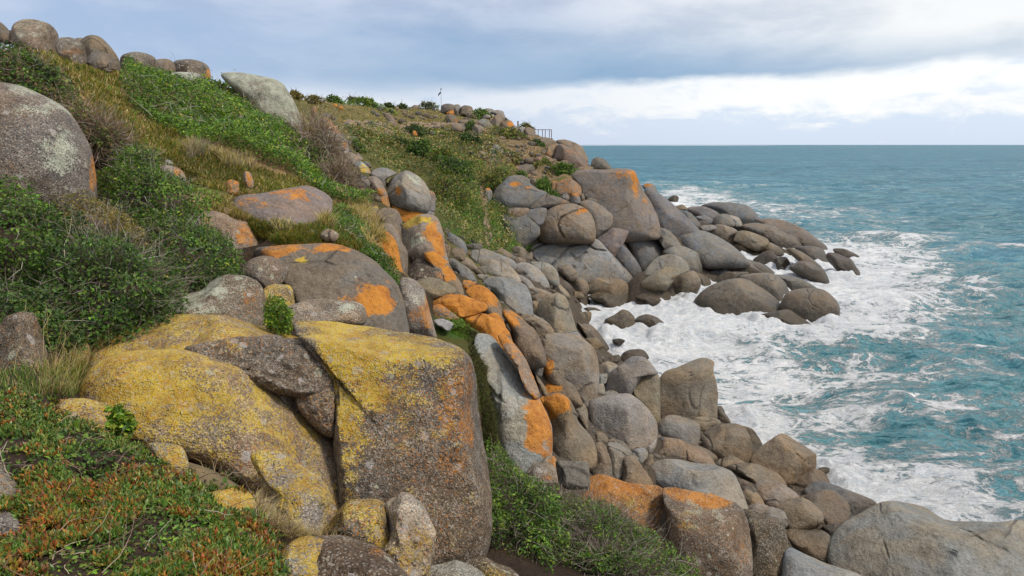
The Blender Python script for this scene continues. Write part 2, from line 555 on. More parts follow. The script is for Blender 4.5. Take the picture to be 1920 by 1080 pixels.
M_PATH, g, out = material('trodden_earth')
P = g.new('ShaderNodeNewGeometry').outputs['Position']
k = g.noise(P, 3.0, 5, 0.7)
principled(g, out, g.mix(k, (0.14, 0.095, 0.07), (0.32, 0.235, 0.175)), 0.95, g.bump(k, 0.05, 0.6), 0.1)
M_WOOD, g, out = material('weathered_timber')
P = g.new('ShaderNodeTexCoord').outputs['Object']
k = g.noise(g.vm('MULTIPLY', P, (8.0, 8.0, 1.0)), 2.0, 4)
principled(g, out, g.mix(k, (0.10, 0.055, 0.032), (0.20, 0.12, 0.08)), 0.85, None, 0.2)
M_STEEL, g, out = material('painted_steel')
k = g.noise(g.new('ShaderNodeTexCoord').outputs['Object'], 6.0, 3)
principled(g, out, g.mix(k, (0.45, 0.47, 0.48), (0.6, 0.6, 0.6)), 0.5, None, 0.4)
M_FLAG, g, out = material('flag_cloth')
k = g.noise(g.new('ShaderNodeTexCoord').outputs['Object'], 5.0, 3)
principled(g, out, g.mix(k, (0.010, 0.014, 0.03), (0.02, 0.03, 0.06)), 0.8, None, 0.2)
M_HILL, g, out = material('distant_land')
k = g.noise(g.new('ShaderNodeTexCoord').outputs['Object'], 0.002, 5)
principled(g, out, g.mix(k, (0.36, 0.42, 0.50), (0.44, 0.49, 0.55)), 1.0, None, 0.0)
# ------------------------------------------------------------------ terrain height field
def _ctrl():
    L = []
    land = """1100,512,60 1180,510,62 850,665,13.6 800,665,14.3 800,790,10.3 870,790,10.3 700,740,10.6 -200,1080,2.4 0,1080,2.7 300,1080,2.9 520,1080,3.4 700,1080,5.0 860,1080,6.4 1000,1080,7.4 1250,1080,9.3 1460,1085,11.0
    -200,900,3.4 0,900,3.6 250,900,3.9 450,900,4.6 600,1010,5.2 0,745,5.2 150,745,5.8 -200,745,5.0 300,850,5.0
    180,640,8.4 480,880,7.2 400,760,8.3 780,1040,7.6 780,900,9.3 640,800,9.4
    910,1000,8.3 930,880,10 905,720,11.5 880,640,13 0,650,7.5 100,600,8.6 0,500,9.7 250,560,10.2 400,520,12.2 0,390,11.3 160,385,11.8
    300,440,12.8 450,480,13.7 -200,380,10.5 -200,600,7.5 -200,100,16 -200,-30,30 0,165,15.5 0,95,18 100,150,19 0,62,25 60,92,27
    130,108,29 250,138,33 200,250,18 300,345,16 400,350,17 300,240,22 400,290,21 500,350,20 560,390,19 330,170,28 430,205,27
    480,230,27 540,222,33 560,290,25 620,340,24 660,380,22.5 690,400,22 420,155,34 0,80,60 250,155,60 430,195,70 480,205,50 540,205,60 350,190,60 400,200,90 200,150,60 600,210,140 0,95,120 300,195,150 500,205,140
    480,405,16.3 600,440,15.7 560,475,14.7 700,480,16.7 740,545,16 790,630,15 740,405,22 700,440,19 790,470,20.3 830,520,19.8
    870,560,19.7 900,600,19 930,650,16.8 600,212,50 620,242,42 640,272,36 680,312,33 730,352,31 790,392,30 815,425,30
    850,470,33 900,500,33 850,450,38 600,192,75 660,197,95 720,202,110 800,202,135 830,207,150 870,212,140 930,228,130 980,247,122
    1030,264,115 1060,290,100 1090,310,90 650,250,70 720,242,100 800,238,112 880,238,110 700,292,68 760,330,62 830,332,66 900,302,85
    960,322,82 900,372,66 850,392,58 880,422,55 930,442,57 960,462,55 910,457,52 950,385,71 970,435,67 1050,420,69 1000,342,79 1080,345,81
    1180,425,73 1010,505,58 1230,430,74 1250,505,62 1330,445,76 1330,402,95 1400,415,98
    1440,435,88
    1000,560,42 960,505,46 1040,525,50 940,565,33 960,605,27 1000,645,25 1080,645,31 1120,685,31 1130,662,35
    1040,700,22 1100,745,24 1180,725,30 1230,765,30 1300,780,29.5 1000,765,18 1060,825,18.5 1150,835,21.5 1250,835,24.5 1350,840,26
    1420,870,25.5 1500,890,25 1200,880,20 1300,910,20.5 1400,930,21.5 1500,970,21 1560,940,23 1550,1010,20 1650,1010,21 1800,1010,21.5
    1900,1070,20 1520,1070,18.5 1100,905,13.5 1250,940,12.7 1400,1010,12.2 1490,1060,14"""
    for q in land.split():
        x, y, Y = map(float, q.split(','))
        p = at(x, y, Y)
        L.append(p)
    sea = """1088,575 1112,610 1150,655 1205,548 1245,580 1300,585 1330,525 1420,520 1480,600 1560,560 1600,535 1400,600 1350,480 1120,600 1160,640 1200,690 1300,640 1400,660 1500,700 1450,800 1600,900 1700,800 1850,930 1950,900 1600,620 1700,500
    1800,400 1900,320 1500,375 1650,650 1390,760 1290,600 1650,430 1640,520 1260,560 1530,640 1660,920 2100,950 2100,700"""
    for q in sea.split():
        x, y = map(float, q.split(','))
        d = ray(x, y)
        t = (-2.0 - CAM_H) / d[2]
        L.append(CAMP + d * t)
    for x, y in ((1187, 548), (1212, 538), (1115, 566), (1240, 545), (1150, 548)):
        d = ray(x, y)
        L.append(CAMP + d * ((0.1 - CAM_H) / d[2]))
    for p in ((3, 3, 11.3), (6, 4, 9), (10, 6, 6), (15, 8, 3), (20, 10, 1), (25, 12, -1.5), (40, 10, -3), (-8, 0, 13), (-15, 5, 15.5), (-30, 10, 20),
              (0, -4, 12.6), (-5, -4, 13), (5, -4, 10), (26, 115, -1.5), (27, 140, -2), (30, 180, -2), (45, 230, -3), (38, 125, -2),
              (-60, 60, 27), (-60, 120, 27), (-20, 200, 21), (-80, 200, 26), (5, 180, 19), (16, 165, 8), (50, 100, -2), (60, 90, -2)):
        L.append(np.array(p, float))
    return np.array(L)


TC_ = 6.0
_cp = _ctrl()


def _uv(x, y):
    yy = np.maximum(y + TC_, 1.0)
    return np.stack([x / yy * 1.3, np.log(yy)], -1)


def _tps(r2):
    return 0.5 * r2 * np.log(r2 + 1e-12)


_cu = _uv(_cp[:, 0], _cp[:, 1])
_cv = (_cp[:, 2] - CAM_H) / (_cp[:, 1] + TC_)
_n = len(_cu)
_K = _tps(((_cu[:, None] - _cu[None]) ** 2).sum(-1)) + np.eye(_n) * 2e-4
_Pm = np.concatenate([np.ones((_n, 1)), _cu], 1)
_A = np.block([[_K, _Pm], [_Pm.T, np.zeros((3, 3))]])
_w = np.linalg.solve(_A, np.concatenate([_cv, np.zeros(3)]))
# table on a fan grid (fine near the camera, coarser far away)
GU = np.linspace(-1.9, 2.2, 380)
GV = np.linspace(math.log(2.0), math.log(260.0), 410)
_gu, _gv = np.meshgrid(GU, GV)
_q = np.stack([_gu, _gv], -1).reshape(-1, 2)
_val = np.zeros(len(_q))
for s in range(0, len(_q), 20000):
    b = _q[s:s + 20000]
    _val[s:s + 20000] = _tps(((b[:, None] - _cu[None]) ** 2).sum(-1)) @ _w[:_n] + _w[_n] + b @ _w[_n + 1:]
_gy = np.exp(_gv) - TC_
_gx = _gu / 1.3 * np.exp(_gv)
HZ = CAM_H + _val.reshape(_gu.shape) * np.exp(_gv)
HZ = HZ + 0.16 * fbm(np.stack([_gx * .8, _gy * .8, 0 * _gx], -1), 4, 3) * sstep(_gy, -3, 14) * np.clip(_gy / 30, .35, 2.2)
# nothing behind the visible crest stands above it
_sky = np.array([[float(v) for v in q.split(',')] for q in
    '-900,40 -200,70 0,92 60,96 130,104 200,122 260,136 390,152 430,165 560,186 600,190 650,196 700,200 760,203 800,205 850,208 900,211 930,216 960,233 1000,249 1040,268 1060,292 1100,312 1200,365 1300,410 1500,470 2600,700'.split()])
_qx, _qy = proj(np.stack([_gx, _gy, HZ], -1))
_row = np.interp(_qx, _sky[:, 0], _sky[:, 1])
_b = -(_row - 540) / FPX
HZ = np.where(_gy > 14, np.minimum(HZ, CAM_H + (-sP + cP * _b) / (cP + sP * _b) * _gy), HZ)
HZ = np.where(HZ < .6, .6 + (HZ - .6) * 1.5, HZ)
HZ = np.maximum(HZ, -3.5 + 0.3 * fbm(np.stack([_gx * .3, _gy * .3, 0 * _gx], -1), 2, 5))


def height(x, y):
    q = _uv(np.asarray(x, float), np.asarray(y, float))
    fu = np.clip((q[..., 0] - GU[0]) / (GU[1] - GU[0]), 0, len(GU) - 1.001)
    fv = np.clip((q[..., 1] - GV[0]) / (GV[1] - GV[0]), 0, len(GV) - 1.001)
    i, j = fu.astype(int), fv.astype(int)
    a, b = fu - i, fv - j
    return ((HZ[j, i] * (1 - a) + HZ[j, i + 1] * a) * (1 - b) + (HZ[j + 1, i] * (1 - a) + HZ[j + 1, i + 1] * a) * b)


def hit(px, py, floor=None, tmin=1.6, tmax=260.0):
    """first point where the view ray meets the ground (or the given floor level)"""
    d = ray(np.atleast_1d(px), np.atleast_1d(py))
    ts = np.geomspace(tmin, tmax, 330)
    res = np.full(len(d), np.nan)
    lo = np.full(len(d), tmin)
    done = np.zeros(len(d), bool)
    def gap(t, dd):
        p = CAMP + dd * t[:, None]
        h = height(p[:, 0], p[:, 1])
        if floor is not None:
            h = np.maximum(h, floor)
        return p[:, 2] - h
    for t in ts:
        act = np.where(~done)[0]
        if not len(act):
            break
        gp = gap(np.full(len(act), t), d[act])
        h_ = gp <= 0
        k = act[h_]
        done[k] = True
        res[k] = t
        lo[act[~h_]] = t
    k = np.where(done)[0]
    a, b = lo[k], res[k]
    for _ in range(14):
        mid = (a + b) / 2
        inside = gap(mid, d[k]) <= 0
        b = np.where(inside, mid, b)
        a = np.where(inside, a, mid)
    res[k] = (a + b) / 2
    return res, d


# ---- what covers the ground, by region (colour of the cover itself)
SOIL = (0.045, 0.032, 0.024)
STRAW = (0.26, 0.18, 0.09)
OLIVE = (0.105, 0.098, 0.032)
GREEN = (0.055, 0.105, 0.022)
DGREEN = (0.040, 0.060, 0.020)
STONE = (0.085, 0.07, 0.055)
RUST = (0.20, 0.115, 0.06)
COVER = [   # polygon in the photograph, distance range, colour
    ("0,40 120,90 260,140 420,160 560,220 620,330 700,400 760,540 640,460 560,470 470,420 380,400 300,350 230,320 150,260 90,180 0,120", (9, 60), STRAW),
    ("220,230 420,290 600,370 700,420 700,470 600,450 480,400 380,370 280,330", (9, 30), OLIVE),
    ("560,180 830,190 900,225 900,250 640,245", (40, 220), (0.15, 0.125, 0.05)),
    ("640,245 900,240 960,330 930,480 830,470 700,330", (40, 220), (0.095, 0.098, 0.030)),
    ("880,200 1060,250 1120,310 1000,350 930,340 890,270", (70, 220), (0.20, 0.14, 0.085)),
    ("830,330 960,320 990,470 900,480 830,440", (40, 75), (0.07, 0.105, 0.024)),
    ("770,640 800,610 860,600 930,640 940,700 935,850 905,850 895,720 860,680", (8, 18), (0.075, 0.075, 0.022)),
    ("810,570 880,590 880,640 820,620", (12, 22), GREEN),
    ("470,400 640,420 690,470 560,470 460,440", (12, 20), OLIVE),
    ("250,770 450,790 490,880 440,920 330,880", (4, 9), (0.17, 0.13, 0.075)),
]
# ------------------------------------------------------------------ boulders
_ICO = {}


def ico(level):
    if level not in _ICO:
        bm = bmesh.new()
        bmesh.ops.create_icosphere(bm, subdivisions=level, radius=1)
        co = np.array([v.co[:] for v in bm.verts])
        f = np.array([[v.index for v in q.verts] for q in bm.faces], np.int32)
        bm.free()
        _ICO[level] = (co, f)
    return _ICO[level]


def smooth_outline(P, per=14):
    n = len(P)
    o = []
    t = np.linspace(0, 1, per, endpoint=False)[:, None]
    for i in range(n):
        a, b, c, d = P[i - 1], P[i], P[(i + 1) % n], P[(i + 2) % n]
        cr = .5 * ((2 * b) + (-a + c) * t + (2 * a - 5 * b + 4 * c - d) * t * t + (-a + 3 * b - 3 * c + d) * t ** 3)
        o.append(cr * 0.75 + (b + (c - b) * t) * 0.25)
    return np.concatenate(o)


def polar(S):
    """largest radius by angle of a closed outline around the origin"""
    n = 256
    r = np.full(n, np.nan)
    m = len(S)
    for i in range(m):
        p, q = S[i], S[(i + 1) % m]
        for t in np.linspace(0, 1, 5):
            w = p + (q - p) * t
            k = int(round((math.atan2(w[1], w[0]) % (2 * math.pi)) / (2 * math.pi) * n)) % n
            l = math.hypot(*w)
            if not r[k] >= l:
                r[k] = l
    k = np.where(~np.isnan(r))[0]
    r = np.interp(np.arange(n), k, r[k], period=n)
    return (r * 2 + np.roll(r, 1) + np.roll(r, -1)) / 4


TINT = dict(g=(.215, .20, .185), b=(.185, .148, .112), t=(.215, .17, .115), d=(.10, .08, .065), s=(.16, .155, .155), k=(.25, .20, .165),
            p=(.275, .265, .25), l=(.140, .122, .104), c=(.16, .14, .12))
SHORE_PTS = []
SHAPES = []
ROCK_N = [0]


class Shape:
    """a rounded body grown from an outline seen in the photograph, standing at its own distance"""

    def __init__(s, P, y=None, th=None, lean=0.35, tk=0.5, sea=False, ext=0.16, dd=0.0):
        P = np.array(P, float)
        lo, hi = P.min(0), P.max(0)
        w, h = hi - lo
        s.px = math.sqrt(w * h)
        cx, cy = P.mean(0)
        bx = P[P[:, 1] > hi[1] - 0.35 * h].mean(0)[0]
        by = hi[1] - 0.12 * h
        if y is None:
            res, d = hit(bx, by, 0.15)
            t = res[0]
            if not np.isfinite(t):
                t = 60.0
            y = t * d[0][1]
            auto = True
        else:
            auto = False
        m = y / FPX
        half = tk * min(w, h * 1.35) * m if th is None else th
        s.th = half
        if auto:
            y = y + 0.45 * half
        y += dd
        s.y = y
        if sea:
            ext = max(ext, 0.35)
        low = P[:, 1] > hi[1] - 0.42 * h
        P[low, 1] += ext * h * np.clip((P[low, 1] - (hi[1] - 0.42 * h)) / (0.42 * h), 0, 1)
        S = smooth_outline(P)
        # centre: middle of the outline's bounding box pulled to its mean
        c = (S.mean(0) + (S.min(0) + S.max(0)) / 2) / 2
        d = ray(*c)
        s.c = CAMP + d * (y / d[1])
        rt = np.cross(d, (0, 0, 1.0))
        rt /= np.linalg.norm(rt)
        up = np.cross(rt, d)
        s.ax = np.stack([rt, up, -d])          # rows: right, up, towards the viewer
        D = ray(S[:, 0], S[:, 1])
        t = ((s.c - CAMP) @ d) / (D @ d)
        Q = CAMP + D * t[:, None] - s.c
        s.r = polar(np.stack([Q @ rt, Q @ up], -1))
        s.h = (np.sort(Q @ up)[-3] - np.sort(Q @ up)[3])
        s.lean = lean
        s.size = float(np.mean(s.r)) * 2

    def place(s, n, box=0.72, facets=(), seed=0, rough=0.05):
        """n: unit vectors -> local coordinates (right, up, towards viewer)"""
        th = np.arctan2(n[:, 1], n[:, 0]) % (2 * math.pi)
        rr = np.interp(th / (2 * math.pi) * 256, np.arange(257), np.append(s.r, s.r[0]))
        rho = np.sqrt(np.clip(n[:, 0] ** 2 + n[:, 1] ** 2, 0, 1))
        k = rho ** box
        c = np.sign(n[:, 2]) * np.abs(n[:, 2]) ** 0.85
        q = np.stack([np.cos(th) * k, np.sin(th) * k, c], -1)
        for fn, fh in facets:
            fn = np.array(fn, float)
            fn /= np.linalg.norm(fn)
            e = q @ fn - fh
            e = np.where(e > 0.045, e, np.where(e < -0.045, 0, (e + 0.045) ** 2 / 0.18))
            q = q - fn * (e * 0.88)[:, None]
        p = np.stack([q[:, 0] * rr, q[:, 1] * rr, q[:, 2] * s.th], -1)
        p[:, 2] -= s.lean * p[:, 1] * np.clip(2.0 * s.th / max(s.h, 1e-3), 0.3, 1.6)
        if rough:
            L = s.size
            nn = n + 0
            o = seed * 3.7
            am = rough * L * 0.5
            disp = am * (0.75 * fbm(p / L * 2.2 + o, 3, 31) + 0.32 * fbm(p / L * 7.0 + o, 3, 41))
            if len(n) > 3000:
                disp = disp + am * .16 * (1 - 2.2 * np.abs(fbm(p / L * 13.0 + o, 3, 47)))
            edge = 0.45 + 0.55 * (1 - rho ** 3)
            p = p + nn * (disp * edge)[:, None]
        return p

    def world(s, p):
        return s.c + p @ s.ax


def hull(P):
    q = sorted(map(tuple, P))
    def half(it):
        h = []
        for p in it:
            while len(h) > 1 and (h[-1][0] - h[-2][0]) * (p[1] - h[-2][1]) - (h[-1][1] - h[-2][1]) * (p[0] - h[-2][0]) <= 0:
                h.pop()
            h.append(p)
        return h
    a, b = half(q), half(q[::-1])
    return np.array(a[:-1] + b[:-1])


def vnormals(co, f):
    n = np.cross(co[f[:, 1]] - co[f[:, 0]], co[f[:, 2]] - co[f[:, 0]])
    v = np.zeros_like(co)
    for i in range(3):
        np.add.at(v, f[:, i], n)
    return v / (np.linalg.norm(v, axis=1, keepdims=True) + 1e-12)


def rock(frame, P, label, y=None, th=None, tk=0.5, lean=0.35, box=0.72, tint='g', o=0., yl=0., p=0., dk=0., ob=0.0, yb=0., pb=0.,
         spots=(), fac=4, fh=0.74, flat=(), crust=False, sea=False, name='boulder', cat='boulder', cracks=(), cw=2.4, rough=0.06, ext=0.16,
         group=None, lev=None, dd=0.0, cvx=True):
    ROCK_N[0] += 1
    seed = ROCK_N[0]
    r_ = random.Random(seed * 13 + 1)
    P = pts(frame, P) if isinstance(P, str) else np.array(P, float)
    P0 = P.copy()
    if cvx and frame not in 'XFAB':
        # keep the outline, but fill notches of its lower half that other boulders hide
        H = hull(P)
        cyy = P[:, 1].mean()
        P = np.array([p for p in P if p[1] < cyy + 1e-6 or any(np.allclose(p, h) for h in H)])
        if len(P) < 4:
            P = H
    S = Shape(P, y, th, lean, tk, sea, ext, dd)
    if not sea and S.px > 14:
        SHAPES.append((P0, S.y))
    if lev is None:
        lev = 3 if S.px < 14 else 4 if S.px < 42 else 5 if S.px < 125 else 6 if S.px < 290 else 7
    n, f = ico(lev)
    fs = [(v, h_) for v, h_ in flat]
    for _ in range(fac):
        a = r_.uniform(-0.15, 1.15) * math.pi
        b = r_.uniform(0.25, 1.1)
        fs.append(((math.cos(a) * math.cos(b), math.sin(a) * math.cos(b) * 0.9, math.sin(b)), r_.uniform(fh - 0.12, fh + 0.10)))
    q = S.place(n, box, fs, seed, rough)
    w = S.world(q)
    x0, y0, k = FR[frame]
    wx, wy = proj(w)
    front = n[:, 2] > -0.25
    crev = np.zeros(len(w))
    for line in cracks:
        L = pts(frame, line)
        pxm = S.y / FPX
        d = seg_dist(wx + 2.0 * fbm(w * 2 / max(S.size, .3), 2, 9), wy, [tuple(v) for v in L])
        dep = np.clip(1 - d / cw, 0, 1) * front
        w = w + np.outer(dep * cw * 2.2 * pxm, -S.ax[2])
        crev = np.maximum(crev, dep)
    nv = vnormals(w, f)
    upz = nv[:, 2]
    mask = np.zeros((len(w), 4))
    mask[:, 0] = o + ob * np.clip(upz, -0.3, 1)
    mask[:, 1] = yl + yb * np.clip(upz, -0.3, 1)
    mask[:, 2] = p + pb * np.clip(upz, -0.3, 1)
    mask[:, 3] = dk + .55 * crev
    ci = dict(o=0, y=1, p=2, d=3)
    for sp in spots:
        sx, sy, rx, ry, kind, st = sp
        cx, cy = sx / k + x0, sy / k + y0
        e = np.sqrt(((wx - cx) / (rx / k)) ** 2 + ((wy - cy) / (ry / k)) ** 2)
        e = e + .45 * fbm(w / max(S.size, .3) * 4.5 + seed, 3, 15)
        mask[:, ci[kind]] += st * (1 - sstep(e, 0.2, 1.4)) * front
    mask[:, 0] = np.where(mask[:, 0] > 0, mask[:, 0] * 1.25, mask[:, 0])
    mask = np.clip(mask, -0.4, 1.3)
    t3 = TINT[tint] if isinstance(tint, str) else tuple(v * .84 for v in tint)
    jit = np.array([r_.uniform(.90, 1.10)] * 3) * np.array([r_.uniform(.97, 1.04), 1, r_.uniform(.95, 1.04)])
    tn = np.tile(np.array(t3) * jit, (len(w), 1))
    base = np.array([S.c[0], S.c[1], w[:, 2].min()])
    me = mesh_np(name, w - base, f, M_CRUST if crust else M_ROCK, True, {'tint': tn, 'mask': mask})
    ob_ = link(name, me, None, base, label, cat, group or 'granite boulders of the rocky shore')
    near = np.abs(w[:, 2] - 0.1) < max(0.25, S.size * 0.04)
    if near.any():
        s_ = w[near]
        SHORE_PTS.append(s_[:: max(1, len(s_) // 24)])
    return ob_


def table(txt):
    for ln in txt.strip().splitlines():
        ln = ln.strip()
        if not ln or ln.startswith('#'):
            continue
        q = ln.split('|')
        kw = eval('dict(' + (q[3] if len(q) > 3 else '') + ')')
        rock(q[0].strip(), q[1].strip(), q[2].strip(), **kw)


